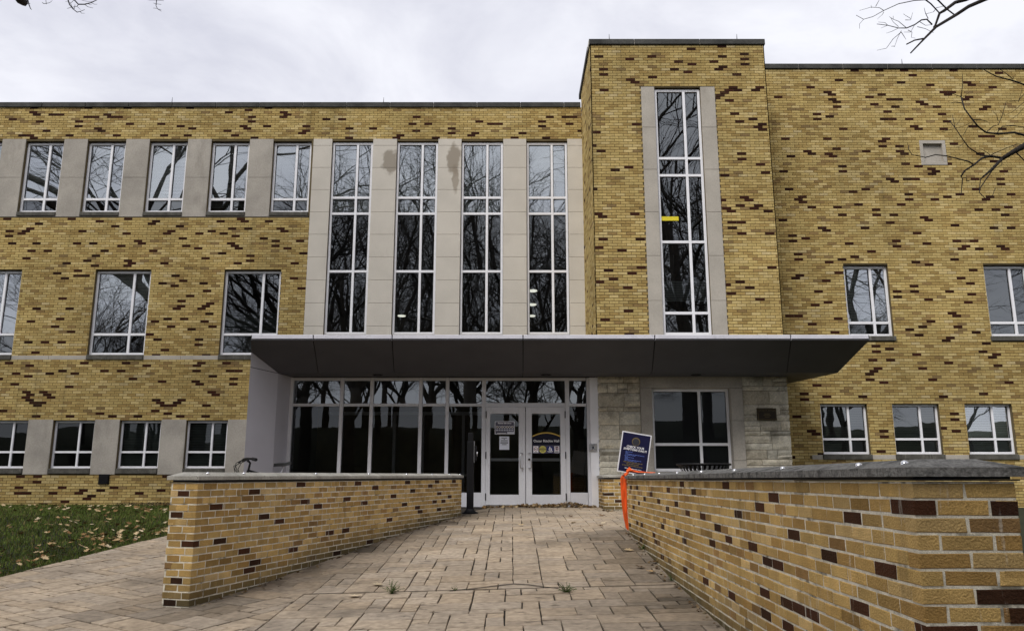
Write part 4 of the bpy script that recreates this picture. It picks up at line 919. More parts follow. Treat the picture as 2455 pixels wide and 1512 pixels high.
    def slab(mm, u0, u1, w0, w1, z0, z1):
        c = [(u0, w0), (u1, w0), (u1, w1), (u0, w1)]; lo = [P(u, w_, z0) for u, w_ in c]; hi = [P(u, w_, z1) for u, w_ in c]; mm.face(lo); mm.face(hi)
        for i in range(4): mm.face([lo[i], lo[(i + 1) % 4], hi[(i + 1) % 4], hi[i]])
    slab(m_, -.012, Ln + .01, -.012, thick + .012, .0, .006); slab(m_, .01, Ln - .01, .012, thick - .012, .0062, f0 + .001); m_.obj('flashing', 'flashing', T)
    e0 = [-ov] + [s for s in stones if s < Ln - .2] + [Ln + ov]
    for k in range(len(e0) - 1):
        a, b = e0[k] + (.003 if k else 0), e0[k + 1] - (.003 if k < len(e0) - 2 else 0); mm = MB(); bv = cop['bevel_w']
        ea = bv if k == 0 else 0; eb = bv if k == len(e0) - 2 else 0
        c = [(a, -ov), (b, -ov), (b, thick + ov), (a, thick + ov)]; t_ = [(a + ea, -ov + bv), (b - eb, -ov + bv), (b - eb, thick + ov - bv), (a + ea, thick + ov - bv)]
        lo = [P(u, w_, f0) for u, w_ in c]; md = [P(u, w_, f1) for u, w_ in c]; hi = [P(u, w_, f2) for u, w_ in t_]
        mm.face(lo); mm.face(hi)
        for i in range(4): j = (i + 1) % 4; mm.face([lo[i], lo[j], md[j], md[i]]); mm.face([md[i], md[j], hi[j], hi[i]])
        mm.obj('coping_stone', cop_mat, T)
    return T, P, hit_side
SX = lambda ox, oy, sc, s: [((ox + sc * float(t.split(',')[0])) / 1.639919, (oy + sc * float(t.split(',')[1])) / 1.639919) for t in s.split()]
dkl = SX(0, 1850, .52953, "1870,150 1637,262 2212,95 2250,233 2372,272 1962,347 2108,385 1675,520 1785,613 2187,568 1890,705 2430,445") + \
      SX(900, 1280, .611, "445,1013 148,1060 830,1003 955,1038 1136,1000 477,1135 582,1167 742,1122 1076,1102 1200,1060 1327,995 228,1232 878,1150 1148,1160 1035,1237 1296,1024 1360,1080 1317,1139 1379,1133 1408,1103 1460,993 1226,1182 1365,1185") + \
      SX(1000, 1950, .7332, "262,28 350,60 597,46 55,113 158,141 722,117 397,184 500,172 215,273 610,247 440,305 15,368 820,53 970,35 886,70")
del_ = SX(580, 1850, .37698, "320,218 400,218 225,445 300,445 390,757 168,980 278,1148 410,1155 175,1378")
TL_, PWL, hitL = yard_wall('ramp_wall', 'tan brick ramp wall with pale coping and steel studs beside the lawn', WL0, WL1, 0.305, -.0725, -.078, -1.35, 1,
    dict(bottom=.024, bevel=.06, ridge=.098, over=.03, bevel_w=.10), dkl, del_, 0.1475, 'coping_pale', 4, [.62 + 1.32 * k for k in range(8)])
dkr = SX(2350, 1650, .33069, "1007,742 457,785 388,778 857,812 1138,832 1488,757 635,865 565,920 718,945 952,982 500,970 420,1012 812,1035 1242,1118 1080,1090 2138,893 1865,1000 1638,1085 458,1200 537,1225 766,1240 926,1290 668,1342 503,1400 690,1430 1043,1422 1357,1440 1798,1460 1395,1250 1432,1265 382,1222") + \
      SX(3000, 1250, .8135, "680,898 70,856 438,950 165,1040 335,1135 608,1205 46,1175 132,1376 257,1435 482,1395 140,1490 5,1420") + \
      [(1860, 1187), (2038, 1232), (1912, 1277), (1997, 1327), (1850, 1342), (1743, 1290), (1690, 1400), (1760, 1440), (1640, 1372), (1905, 1440), (1830, 1410), (1590, 1330)]
der = SX(3000, 1250, .8135, "800,898 1210,902 1160,1340 1000,1490 830,1490")
TR_, PWR, hitR = yard_wall('ramp_wall', 'nearer tan brick ramp wall with dark weathered coping, wrapped in orange at its far end', WR0, WR1, 0.41, -.023, -.072, -1.6, -1,
    dict(bottom=.016, bevel=.052, ridge=.087, over=.035, bevel_w=.13), dkr, der, CL, 'coping_dark', 9, [.6 + 1.22 * k for k in range(10)])
# low return wall against the tower
TS_, PWS, _ = yard_wall('planter_wall', 'low brick wall with stone cap standing against the tower beside the doors', V3(1.84, 16.12, 0), V3(1.84, 17.14, 0), 3.6, -.075, -.075, -.95, -1,
    dict(bottom=.02, bevel=.05, ridge=.075, over=.03, bevel_w=.07), SX(2330, 1850, .19839, "147,195 178,395 205,470 155,580 195,740"), SX(2330, 1850, .19839, "545,272 305,472 600,625"), CL, 'coping_pale', 17, [])
# steel studs on the copings
def studs(T, P, hit, pxs, bvw, over, zc, r_):
    for (px, py) in pxs:
        u, _z = hit(px, py)
        if not u > -1: continue
        m_ = MB(); prof = [(r_ * math.cos(a), r_ * math.sin(a)) for a in [R(-30), R(0), R(20), R(40), R(60), R(78)]] + [(0.0005, r_)]
        c = P(u, -over + bvw * .5, zc); m_.lathe(prof, 12, c); m_.obj('stud', 'chrome', T, smooth=True)
studs(TL_, PWL, hitL, [(x / 1.639919, 1862 / 1.639919) for x in (823, 965, 1248, 1455, 1603, 1704, 1772, 1813)], .10, .03, .080, .020)
studs(TR_, PWR, hitR, [(x / 1.639919, y / 1.639919) for x, y in ((2481.6, 1861), (2526, 1861), (2581.5, 1860), (2651, 1858), (2744.5, 1853), (2872, 1848), (3058, 1841), (3351, 1828), (3527, 1821))], .13, .035, .064, .019)

# ================================================================== THINGS
# bollard-like door opener post
PX, PY = -0.80, 15.42; pz = Zg(PX, PY); T = thing('door_opener_post', 'slim black metal post with a push button at the end of the wall', 'post', (PX, PY, pz))
m_ = MB(); m_.lathe([(0, .0), (.155, .0), (.155, .02), (.10, .05), (.075, .09), (.0, .09)], 4 * 4, (PX, PY, pz)); m_.obj('base', 'black_metal', T)
m_ = MB(); m_.cbox(PX - .065, PX + .065, PY - .06, PY + .06, pz + .05, pz + 1.36, .012); m_.cbox(PX - .05, PX + .045, PY - .045, PY + .045, pz + 1.36, pz + 1.52, .01); m_.obj('pole', 'black_metal', T)
m_ = MB(); m_.cbox(PX + .066, PX + .12, PY - .055, PY + .055, pz + .98, pz + 1.27, .012); m_.obj('opener_box', 'black_metal', T)
m_ = MB(); m_.tube([(PX + .12, PY, pz + 1.12), (PX + .135, PY, pz + 1.12)], .045, 16); m_.obj('push_button', 'steel', T)
m_ = MB(); m_.box(PX + .066, PX + .075, PY - .062, PY + .06, pz + .95, pz + 1.36); m_.obj('trim_strip', 'steel', T)

# bicycle, propped behind the wall (handlebar and saddle show above it)
BX, BY = -4.0, 13.25; bz = Zg(BX, BY); T = thing('bicycle', 'black bicycle standing behind the ramp wall, only handlebar and saddle showing', 'bicycle', (BX, BY, bz))
rt = Matrix.Translation((BX, BY, bz)) @ Matrix.Rotation(R(36), 4, 'Z')
def B(x, y, z): return tuple(rt @ V3(x, y, z + (.075 if z > .8 else 0)))
def bike_wheel(cx, nm):
    r_ = .33; m_ = MB(); m_.tube([B(cx + r_ * math.cos(a), 0, .34 + r_ * math.sin(a)) for a in [2 * math.pi * k / 28 for k in range(29)]], .022, 6); wh_ = m_.obj('wheel', 'black_rubber', T)
    m_ = MB()
    for k in range(18): a = 2 * math.pi * k / 18; m_.tube([B(cx, .02 * (-1) ** k, .34), B(cx + .31 * math.cos(a), 0, .34 + .31 * math.sin(a))], .0015, 3)
    m_.tube([B(cx, -.05, .34), B(cx, .05, .34)], .02, 8); m_.obj('spokes', 'steel', wh_)
bike_wheel(-.62, 'f'); bike_wheel(.44, 'r')
hd0, hd1, st0, bb = (-.40, 0, .70), (-.36, 0, .86), (.16, 0, .80), (.03, 0, .30); m_ = MB()
for a, b, r_ in ((hd0, hd1, .022), (hd1, st0, .018), (hd0, bb, .02), (bb, st0, .018), (bb, (.44, .05, .34), .011), (bb, (.44, -.05, .34), .011), (st0, (.44, .05, .34), .009), (st0, (.44, -.05, .34), .009)): m_.tube([B(*a), B(*b)], r_, 8)
m_.obj('frame', 'black_metal', T)
m_ = MB(); 
for s_ in (-1, 1): m_.tube([B(-.405, s_ * .055, .70), B(-.62, s_ * .055, .34)], .014, 8)
m_.tube([B(-.405, -.07, .70), B(-.405, .07, .70)], .018, 8); m_.obj('fork', 'black_metal', T)
m_ = MB(); m_.tube([B(-.36, 0, .84), B(-.335, 0, .98), B(-.40, 0, 1.05)], [.02, .018, .02], 8); m_.obj('stem', 'black_metal', T)
m_ = MB(); m_.tube([B(-.36, -.30, 1.03), B(-.385, -.18, 1.045), B(-.40, 0, 1.05), B(-.385, .18, 1.045), B(-.36, .30, 1.03)], .018, 8); hb_ = m_.obj('handlebar', 'black_metal', T)
for s_ in (-1, 1):
    m_ = MB(); m_.tube([B(-.358, s_ * .18, 1.043), B(-.35, s_ * .33, 1.028)], .027, 8); m_.obj('grip', 'black_rubber', hb_); m_ = MB(); m_.tube([B(-.40, s_ * .14, 1.04), B(-.45, s_ * .2, 1.0), B(-.44, s_ * .27, .99)], .008, 6); m_.obj('brake_lever', 'black_metal', hb_)
m_ = MB()
for s_ in (-1, 1): m_.tube([B(-.42, s_ * .15, 1.03), B(-.52, s_ * .14, .98), B(-.55, s_ * .08, .88), B(-.47, s_ * .02, .80), B(-.41, 0, .74)], .006, 5); m_.tube([B(-.42, s_ * .12, 1.03), B(-.58, -s_ * .05, .93), B(-.52, -s_ * .09, .80), B(-.42, 0, .72)], .006, 5)
m_.obj('brake_cables', 'black_rubber', T)
m_ = MB(); prof = [(.02, .015, .0), (.10, .022, .01), (.2, .05, .012), (.27, .075, .03), (.3, .06, .04)]; rows = []
for (x, hw, dz) in prof: rows.append([B(.04 + x, -hw, .925 + dz), B(.04 + x, -hw * .6, .965 + dz), B(.04 + x, 0, .975 + dz), B(.04 + x, hw * .6, .965 + dz), B(.04 + x, hw, .925 + dz), B(.04 + x, 0, .92 + dz)])
for a, b in zip(rows, rows[1:]):
    for i in range(6): m_.face([a[i], a[(i + 1) % 6], b[(i + 1) % 6], b[i]])
m_.face(rows[0]); m_.face(list(reversed(rows[-1]))); m_.obj('saddle', 'black_rubber', T)
m_ = MB(); m_.tube([B(.155, 0, .78), B(.235, 0, .94)], .0135, 8); m_.obj('seat_post', 'steel', T)
m_ = MB(); m_.tube([B(.03, -.08, .30), B(.03, .08, .30)], .015, 8); m_.tube([B(.03 + .09 * math.cos(a), -.05, .30 + .09 * math.sin(a)) for a in [2 * math.pi * k / 16 for k in range(17)]], .006, 5); m_.tube([B(.03, -.09, .30), B(.17, -.09, .22)], .01, 6); m_.tube([B(.03, .09, .30), B(-.11, .09, .38)], .01, 6); m_.obj('crank', 'black_metal', T)
for s_, c in ((-1, (.17, .22)), (1, (-.11, .38))):
    m_ = MB(); p = B(c[0], s_ * .14, c[1]); m_.box(p[0] - .045, p[0] + .045, p[1] - .04, p[1] + .04, p[2] - .012, p[2] + .012); m_.obj('pedal', 'black_rubber', T)
m_ = MB(); m_.tube([B(.1, .02, .28), B(.2, .22, .0)], .008, 6); m_.obj('kickstand', 'black_metal', T)

# litter bin with flared slats behind the nearer wall
CX, CY = 2.86, 11.95; cz = soil_top(CX, CY); T = thing('litter_bin', 'black slatted steel litter bin with flared rim behind the nearer wall', 'bin', (CX, CY, cz)); top = 0.165 - cz
m_ = MB()
for k in range(32):
    a = 2 * math.pi * k / 32; ca, sa = math.cos(a), math.sin(a); ta = (-sa * .018, ca * .018)
    pr = [(.27, .06), (.27, .62), (.28, .80), (.32, .90), (.385, top - .02)]; o1 = [(CX + r_ * ca, CY + r_ * sa, cz + z) for r_, z in pr]
    for a_, b_ in zip(o1, o1[1:]):
        m_.face([(a_[0] - ta[0], a_[1] - ta[1], a_[2]), (a_[0] + ta[0], a_[1] + ta[1], a_[2]), (b_[0] + ta[0], b_[1] + ta[1], b_[2]), (b_[0] - ta[0], b_[1] - ta[1], b_[2])])
m_.obj('slats', 'black_metal', T)
m_ = MB(); m_.tube([(CX + .39 * math.cos(a), CY + .39 * math.sin(a), cz + top - .015) for a in [2 * math.pi * k / 36 for k in range(37)]], .016, 8); m_.obj('rim', 'black_metal', T)
m_ = MB(); m_.lathe([(0, 0), (.28, 0), (.28, .06), (.26, .07), (0, .07)], 24, (CX, CY, cz)); m_.obj('base', 'black_metal', T)
m_ = MB(); m_.lathe([(.24, .07), (.24, .78), (.225, .78), (.225, .07)], 24, (CX, CY, cz)); m_.obj('liner', 'black_rubber', T)

# tilted sign on two stakes
SYp = 12.42; c2 = lambda zx, zy: at((2400 + .13228 * zx) / 1.639919, (1680 + .13228 * zy) / 1.639919, SYp)
tlc, trc, blc = c2(372, 92), c2(1245, 240), c2(178, 1290); ux = (trc - tlc); sw = ux.length; ux.normalize(); uz = (tlc - blc); sh = uz.length; tilt = math.atan2(-ux.z, ux.x)
ctr = (trc + blc) / 2; gz = Zg(ctr.x, SYp) - .02; T = thing('notice_sign', 'tilted navy CHECK YOUR SYMPTOMS DAILY sign with white border behind the orange wrap', 'sign', (ctr.x, SYp, gz))
Mt = Matrix.Translation(ctr) @ Matrix.Rotation(tilt, 4, 'Y')
def sgn(name, x0, x1, z0, z1, y0, y1, m, par=None):
    m_ = MB(); m_.box(x0, x1, y0, y1, z0, z1); me = m_.mesh(name, m); me.transform(Mt); return link(name, me, par or T)
brd = sgn('board', -sw / 2, sw / 2, -sh / 2, sh / 2, 0, .012, 'white_frame'); bd = .017
sgn('print_field', -sw / 2 + bd, sw / 2 - bd, -sh / 2 + bd, sh / 2 - bd, -.002, -.0004, 'navy', brd)
TM = lambda x, z, y=-.0042: Mt @ Matrix.Translation((x, y, z)) @ Matrix.Rotation(math.pi / 2, 4, 'X')
link('sign_lettering', text_mesh('CHECK YOUR', sw * .094, 'white_print', TM(0.0, sh * .142), bold=.0011, shear=.15), brd)
link('sign_lettering', text_mesh('SYMPTOMS DAILY!', sw * .094, 'white_print', TM(0.002, sh * .078), bold=.0011, shear=.15), brd)
def sdisc(x, z, r_, m, y=-.0032):
    m_ = MB(); m_.face([(x + r_ * math.cos(2 * math.pi * k / 24), y, z + r_ * math.sin(2 * math.pi * k / 24)) for k in range(24)]); me = m_.mesh('roundel', m); me.transform(Mt); link('roundel', me, brd)
sdisc(.0, sh * .285, sw * .155, 'navy_deep'); sdisc(.0, sh * .285, sw * .14, 'gold_dull', -.0036); sdisc(.0, sh * .275, sw * .115, 'ink', -.004)
rs = random.Random(8)
def words(z, x0, x1, h, m):
    x = x0
    while x < x1 - .01:
        l = min(rs.uniform(.018, .05), x1 - x); sgn('print_line', x, x + l, z - h / 2, z + h / 2, -.0036, -.0028, m, brd); x += l + .006
for k, (a, b) in enumerate(((-.30, -.06), (-.30, -.2), (-.30, .34), (-.30, .06), (-.32, -.2), (-.30, .0), (-.30, -.16), (-.30, .26), (-.30, .12))): words(sh * (.015 - .027 * k), a * sw, b * sw, .0065, 'blue_print')
for k, (a, b) in enumerate(((-.33, .31), (-.22, .22), (-.36, .36))): words(sh * (-.235 - .042 * k), a * sw, b * sw, .014, 'gold_dull')
words(-sh * .385, -.26 * sw, .30 * sw, .008, 'white_print')
for s_ in (-.14, .14):
    q = Mt @ V3(s_, .02, -sh * .3); q2 = Mt @ V3(s_, .02, sh * .2); m_ = MB(); m_.tube([q2, q, (q.x, q.y, gz - .0)], .006, 6); m_.obj('stake', 'steel', T)

# orange wrap over the far end of the nearer wall
T = thing('orange_strap', 'bright orange plastic strap hanging over the end of the brick wall', 'strap', tuple(PWR(8.6, -.05, -.8)))
wr = lambda u, w_, z: V3(*PWR(u, w_, z)); Lr = (WR1 - WR0).length
rs = random.Random(2)
def ribbon(pts, wid, name):
    """thin creased ribbon: pts = (point, width direction)"""
    m_ = MB(); rows = []; fine_ = []
    for (p, dv, f), (p2, dv2, f2) in zip(pts, pts[1:]):
        for q in range(6): t_ = q / 6; fine_.append((Vector(p).lerp(Vector(p2), t_), Vector(dv).lerp(Vector(dv2), t_), f + (f2 - f) * t_))
    fine_.append((Vector(pts[-1][0]), Vector(pts[-1][1]), pts[-1][2]))
    for k, (p, dv, f) in enumerate(fine_):
        dv = dv.normalized(); rw = []
        nrm_ = V3(0, -1, 0) if abs(dv.y) < .7 else V3(0, 0, 1)
        for s_ in range(13):
            t_ = s_ / 12 - .5; rw.append(p + dv * wid * f * t_ + nrm_ * (.011 * (s_ % 2) + .010 * noise.noise((s_ * .9, k * .12, wid * 90))))
        rows.append(rw)
    for a, b in zip(rows, rows[1:]):
        for i in range(12):
            m_.face([a[i], a[i + 1], b[i + 1], b[i]])
    o = m_.obj(name, 'orange_strap', T); sm = o.modifiers.new('thick', 'SOLIDIFY'); sm.thickness = .004; return o
ex = Lr + .055
ribbon([(wr(ex + .01, .02, .10 - 0.0), (0.3, 1, 0), 1.0), (wr(ex + .03, -.03, .06), (1, .2, 0), 1.0), (wr(ex + .02, -.045, .0), (1, .1, 0), 1.15), (wr(ex + .01, -.045, -.12), (1, 0, 0), 1.0), (wr(ex, -.04, -.28), (1, 0, 0), .85), (wr(ex, -.035, -.45), (1, 0, 0), .75), (wr(ex, -.02, -.6), (1, 0, 0), .55), (wr(ex, .0, -.72), (1, 0, 0), .3)], .08, 'strap_tail')
ribbon([(wr(ex + .02, -.06, .03), (1, 0, 0), 1.0), (wr(ex + .01, -.065, -.15), (1, 0, 0), .8), (wr(ex, -.055, -.35), (1, 0, 0), .9), (wr(ex - .005, -.04, -.55), (1, 0, 0), .6), (wr(ex, -.02, -.7), (1, 0, 0), .2)], .06, 'strap_tail')
ribbon([(wr(ex + .02, -.03, .06), (0, 1, .2), 1.0), (wr(ex - .01, .04, .118), (0, 1, 0), 1.1), (wr(Lr - .02, .13, .112), (0, 1, 0), .9), (wr(Lr - .06, .25, .10), (0, 1, 0), .8), (wr(Lr - .1, .40, .094), (0, 1, 0), .6)], .15, 'strap_loop')
ribbon([(wr(ex - .02, .0, .125), (0.2, 1, .3), .8), (wr(Lr - .02, .04, .155), (0, 1, .4), 1.1), (wr(Lr - .1, .07, .13), (0, 1, 0), .9), (wr(Lr - .6, .1, .098), (1, 0, 0), .5), (wr(Lr - 1.2, .12, .094), (1, 0, 0), .3)], .10, 'strap_loop')

# papers taped inside the door glass
def paper(name, label, zx0, zx1, zy0, zy1, m):
    a, b = DP(zx0, zy1), DP(zx1, zy0); T_ = thing(name, label, 'poster', ((a.x + b.x) / 2, YS + .01, a.z)); m_ = MB(); m_.box(a.x, b.x, YS + .006, YS + .010, a.z, b.z); m_.obj('sheet', m, T_); return T_, a, b
T, a, b = paper('safety_poster', 'grey landscape poster with white border taped high on the glass door', 288, 523, 318, 472, 'paper_white')
yy = YS + .004; rect(a.x + .012, b.x - .012, a.z + .012, b.z - .012, yy, 'slate_ink', 'print_field', T); cxm = (a.x + b.x) / 2
link('poster_lettering', text_mesh('Flashes Safe Seven', .040, 'white_print', TX(cxm, yy - .002, b.z - .042), bold=.0014), T)
for k in range(7): x = a.x + .05 + (b.x - a.x - .1) * k / 6; disc(x, b.z - .125, .026, yy - .002, 'white_print', 'picture', T, 16); disc(x, b.z - .125, .017, yy - .003, 'ink' if k % 2 else 'gold_dull', 'picture', T, 12); rect(x - .022, x + .022, b.z - .205, b.z - .19, yy - .002, 'paper', 'print_line', T); rect(x - .018, x + .018, b.z - .182, b.z - .172, yy - .002, 'paper', 'print_line', T)
rect(b.x - .16, b.x - .014, a.z + .012, a.z + .05, yy - .002, 'paper', 'print_field', T); rect(a.x + .05, a.x + .25, a.z + .02, a.z + .03, yy - .002, 'white_print', 'print_line', T)
T, a, b = paper('paper_notice', 'small pale paper notice taped under the grey poster on the door', 342, 460, 497, 655, 'paper'); cxm = (a.x + b.x) / 2
for k, (wd, m) in enumerate(((.12, 'ink'), (.03, 'ink'), (.15, 'ink'), (.16, 'slate_ink'), (.17, 'ink'), (.1, 'ink'))): rect(cxm - wd / 2, cxm + wd / 2, b.z - .04 - .028 * k, b.z - .028 - .028 * k, yy, m, 'print_line', T)

# ================================================================== PLANTS, LEAVES
LEAF = [(0, -.5), (.12, -.22), (.42, -.34), (.3, -.05), (.5, .12), (.2, .16), (.16, .42), (0, .5), (-.16, .42), (-.2, .16), (-.5, .12), (-.3, -.05), (-.42, -.34), (-.12, -.22)]
LC = [(0.42, 0.30, 0.16), (0.36, 0.24, 0.12), (0.50, 0.38, 0.22), (0.26, 0.16, 0.07), (0.55, 0.45, 0.30), (0.20, 0.115, 0.05)]
def leaf(mb_, x, y, z, s_, rng, flat=.35, dark=1.0):
    a = rng.uniform(0, 6.28); M = Matrix.Translation((x, y, z)) @ Matrix.Rotation(a, 4, 'Z') @ Matrix.Rotation(rng.uniform(-flat, flat), 4, 'X') @ Matrix.Rotation(rng.uniform(-flat, flat), 4, 'Y')
    c = rng.choice(LC); k = rng.uniform(.7, 1.15) * dark; c = (c[0] * k, c[1] * k, c[2] * k); cur = rng.uniform(.1, .5); o = M @ V3(0, 0, 0)
    pts = [M @ V3(u * s_, v * s_, s_ * cur * (u * u + v * v)) for u, v in LEAF]; n_ = len(pts)
    for i in range(0, n_, 2): mb_.face([o, pts[i - 1], pts[i], pts[(i + 1) % n_]], c)
rl = random.Random(31)
m_ = MB()                                                   # leaf drift along the door sill
for _ in range(420):
    x = rl.gauss(.85, .5) if rl.random() < .75 else rl.uniform(-.9, 1.9); x = min(max(x, -.6), 1.75); hgt = max(0, .09 * math.exp(-((x - 1.25) / .28) ** 2) + .05 * math.exp(-((x - .5) / .5) ** 2)); y = YS - .06 - abs(rl.gauss(0, .1))
    leaf(m_, x, y, Zg(x, y) + .014 + rl.uniform(0, 1) * hgt, rl.uniform(.05, .10), rl, .9, .8)
tag(m_.obj('leaf_litter', 'leaf_dry', cols=True), 'brown dry leaves drifted against the sill of the doors', 'leaves', kind='stuff')
m_ = MB()
for _ in range(60): x = rl.uniform(1.0, 2.0); y = 16.05 - abs(rl.gauss(0, .1)) if x > 1.8 else YS - .1 - abs(rl.gauss(0, .1)); leaf(m_, x, y, Zg(x, y) + .015, rl.uniform(.05, .09), rl, .6, .6)
for _ in range(90):
    u = rl.uniform(0, 7.4); p = V3(*PWL(u, -.03 - abs(rl.gauss(0, .04)), 0)); leaf(m_, p.x, p.y, Zg(p.x, p.y) + .012, rl.uniform(.02, .06), rl, .6, .5)
for _ in range(120):
    u = rl.uniform(0, 8.6); p = V3(*PWR(u, -.03 - abs(rl.gauss(0, .03)), 0)); leaf(m_, p.x, p.y, Zg(p.x, p.y) + .012, rl.uniform(.02, .05), rl, .6, .5)
tag(m_.obj('leaf_crumbs', 'leaf_dry', cols=True), 'crumbled leaf bits along the feet of the ramp walls', 'leaves', kind='stuff')
# single leaves on the ramp
spots = [(1250, 1261, 'curled pale leaf on the ramp straight below the closed doors'), (1375, 1255, 'dry leaf lying on the ramp below the heap of leaves'), (1368, 1240, 'small leaf on the paving just below the leaf heap'), (1447, 1256, 'curled leaf near the orange strap, left of it on the ramp'), (1441, 1237, 'flat pale leaf near the foot of the low planter wall'), (1440, 1263, 'leaf on the slabs below the planter wall, lowest of those there'),
         (1530, 1303, 'pale leaf at the wall foot just below the orange strap'), (1508, 1321, 'small brown leaf out on the slabs below the orange strap'), (1572, 1351, 'small dry leaf between wall foot and slabs, second below the strap'), (1535, 1363, 'flat broad leaf lying on the dark slabs beside the nearer wall'), (1560, 1374, 'pale leaf beside the nearer wall, next to the broad flat leaf'), (1087, 1252, 'lone pale leaf near the black post on the ramp'), (850, 1432, 'curled tan leaf at the foot of the ramp wall by the lawn'), (905, 1405, 'upright tan leaf caught against the ramp wall foot'), (560, 1300, None)]
for px, py, lab in spots:
    if not lab: continue
    d_ = ray(px, py); t_ = 7.0
    for _ in range(40): p = d_ * (t_ / d_.y); t_ = t_ * 0.5 + 0.5 * (Zg(p.x, t_) / (d_.z / d_.y))
    p = d_ * (t_ / d_.y); m_ = MB(); leaf(m_, p.x, p.y, Zg(p.x, p.y) + .022, rl.uniform(.11, .15), random.Random(int(px)), .3, 1.15); tag(m_.obj('fallen_leaf', 'leaf_dry', cols=True), lab, 'leaf', 'single leaves lying on the ramp')
# lawn: grass blades with fallen leaves
m_ = MB(); rg = random.Random(13); n_ = 0
while n_ < 46000:
    y = 6.5 + 13.0 * rg.random() ** 0.8; x = lawn_edge(y) - rg.random() ** 1.3 * 9.5
    if x / y < -.78 or (y > 18.6 and x > -8.6): continue
    z = soil_top(x, y); h = rg.uniform(.025, .06); a = rg.uniform(0, 6.28); w_ = .0045 * (1 + y * .05); lx, ly = rg.uniform(-.03, .03), rg.uniform(-.03, .03); k = rg.uniform(.55, 1.25) * (1 + .35 * noise.noise((x * 1.5, y * 1.5, 0)))
    c = (.115 * k, .160 * k, .032 * k) if rg.random() < .8 else (.19 * k, .16 * k, .06 * k)
    ca, sa = math.cos(a) * w_, math.sin(a) * w_; m_.face([(x - ca, y - sa, z - .01), (x + ca, y + sa, z - .01), (x + lx, y + ly, z + h)], c); n_ += 1
tag(m_.obj('grass', 'grass', cols=True), 'short dark green lawn grass beside the path', 'grass', kind='stuff')
m_ = MB(); n_ = 0
while n_ < 620:
    y = rg.uniform(8.2, 18.8); x = lawn_edge(y) - .1 - rg.random() * 9
    if n_ > 430: y = rg.gauss(12.6, 1.3); x = lawn_edge(y) - .15 - abs(rg.gauss(0, .9))
    if x / y < -.75: continue
    if noise.noise((x * .6, y * .5, 7)) < rg.uniform(-.35, .2): continue
    leaf(m_, x, y, soil_top(x, y) + .045, rg.uniform(.06, .11), rg, .5, 1.15); n_ += 1
tag(m_.obj('lawn_leaves', 'leaf_dry', cols=True), 'pale fallen leaves scattered over the lawn', 'leaves', kind='stuff')
m_ = MB()
for _ in range(2600):
    y = YL - .05 - abs(rg.gauss(0, .55)); x = rg.uniform(-9.4, -5.4)
    if x < -8.0 and rg.random() < .6: continue
    z = soil_top(x, y) + rg.uniform(0, .09) * math.exp(-(YL - y)); a = rg.uniform(0, 6.28); l = rg.uniform(.02, .06); k = rg.uniform(.4, 1.3); ca, sa = math.cos(a) * l, math.sin(a) * l
    m_.face([(x, y, z), (x + ca, y + sa, z + rg.uniform(0, .03)), (x + ca - sa * .4, y + sa + ca * .4, z + .02), (x - sa * .4, y + ca * .4, z + .01)], (.055 * k, .04 * k, .026 * k))
tag(m_.obj('mulch', 'mulch', cols=True), 'dark bark mulch at the foot of the brick wall', 'mulch', kind='stuff')
def weed(px, py, label, s_, nb, seed):
    d_ = ray(px, py); t_ = 7.5
    for _ in range(40): p = d_ * (t_ / d_.y); t_ = t_ * 0.5 + 0.5 * (Zg(p.x, t_) / (d_.z / d_.y))
    p = d_ * (t_ / d_.y); z = Zg(p.x, p.y); T_ = thing('weed', label, 'weed', (p.x, p.y, z), 'weeds in the paving joints'); r_ = random.Random(seed); ml = MB(); ms = MB()
    for _ in range(nb):
        a = r_.uniform(0, 6.28); l = s_ * r_.uniform(.4, 1); el = r_.uniform(.3, 1.2); tip = V3(p.x + math.cos(a) * l * math.cos(el), p.y + math.sin(a) * l * math.cos(el) * .6, z + l * math.sin(el)); ms.tube([(p.x, p.y, z - .005), ((p.x + tip.x) / 2, (p.y + tip.y) / 2, (z + tip.z) / 2 + l * .1), tip], .0018, 3)
        for q in range(5):
            c = V3(p.x, p.y, z).lerp(tip, .35 + .16 * q); b_ = r_.uniform(0, 6.28); w_ = s_ * .11
            ml.face([c, c + V3(math.cos(b_) * w_, math.sin(b_) * w_, w_ * .3), c + V3(math.cos(b_) * w_ * 1.5 + .003, math.sin(b_) * w_ * 1.5, w_ * .5), c + V3(math.cos(b_ + .6) * w_, math.sin(b_ + .6) * w_, w_ * .2)])
    ms.obj('stems', 'weed', T_); ml.obj('leaves', 'weed', T_)
weed(938, 1424, 'spiky green weed sprouting from the paving joint, nearer the lawn', .16, 26, 1)
weed(1357, 1421, 'low dense green weed clump in the joint right of the crack', .12, 34, 2)
weed(1090, 1417, 'tiny green weed at the start of the lifted crack', .06, 14, 3)
weed(1540, 1318, 'thin green weed at the foot of the nearer wall below the strap', .14, 14, 4)
weed(1612, 1392, 'small weed tuft at the nearer wall foot, lowest of the weeds', .09, 14, 5)
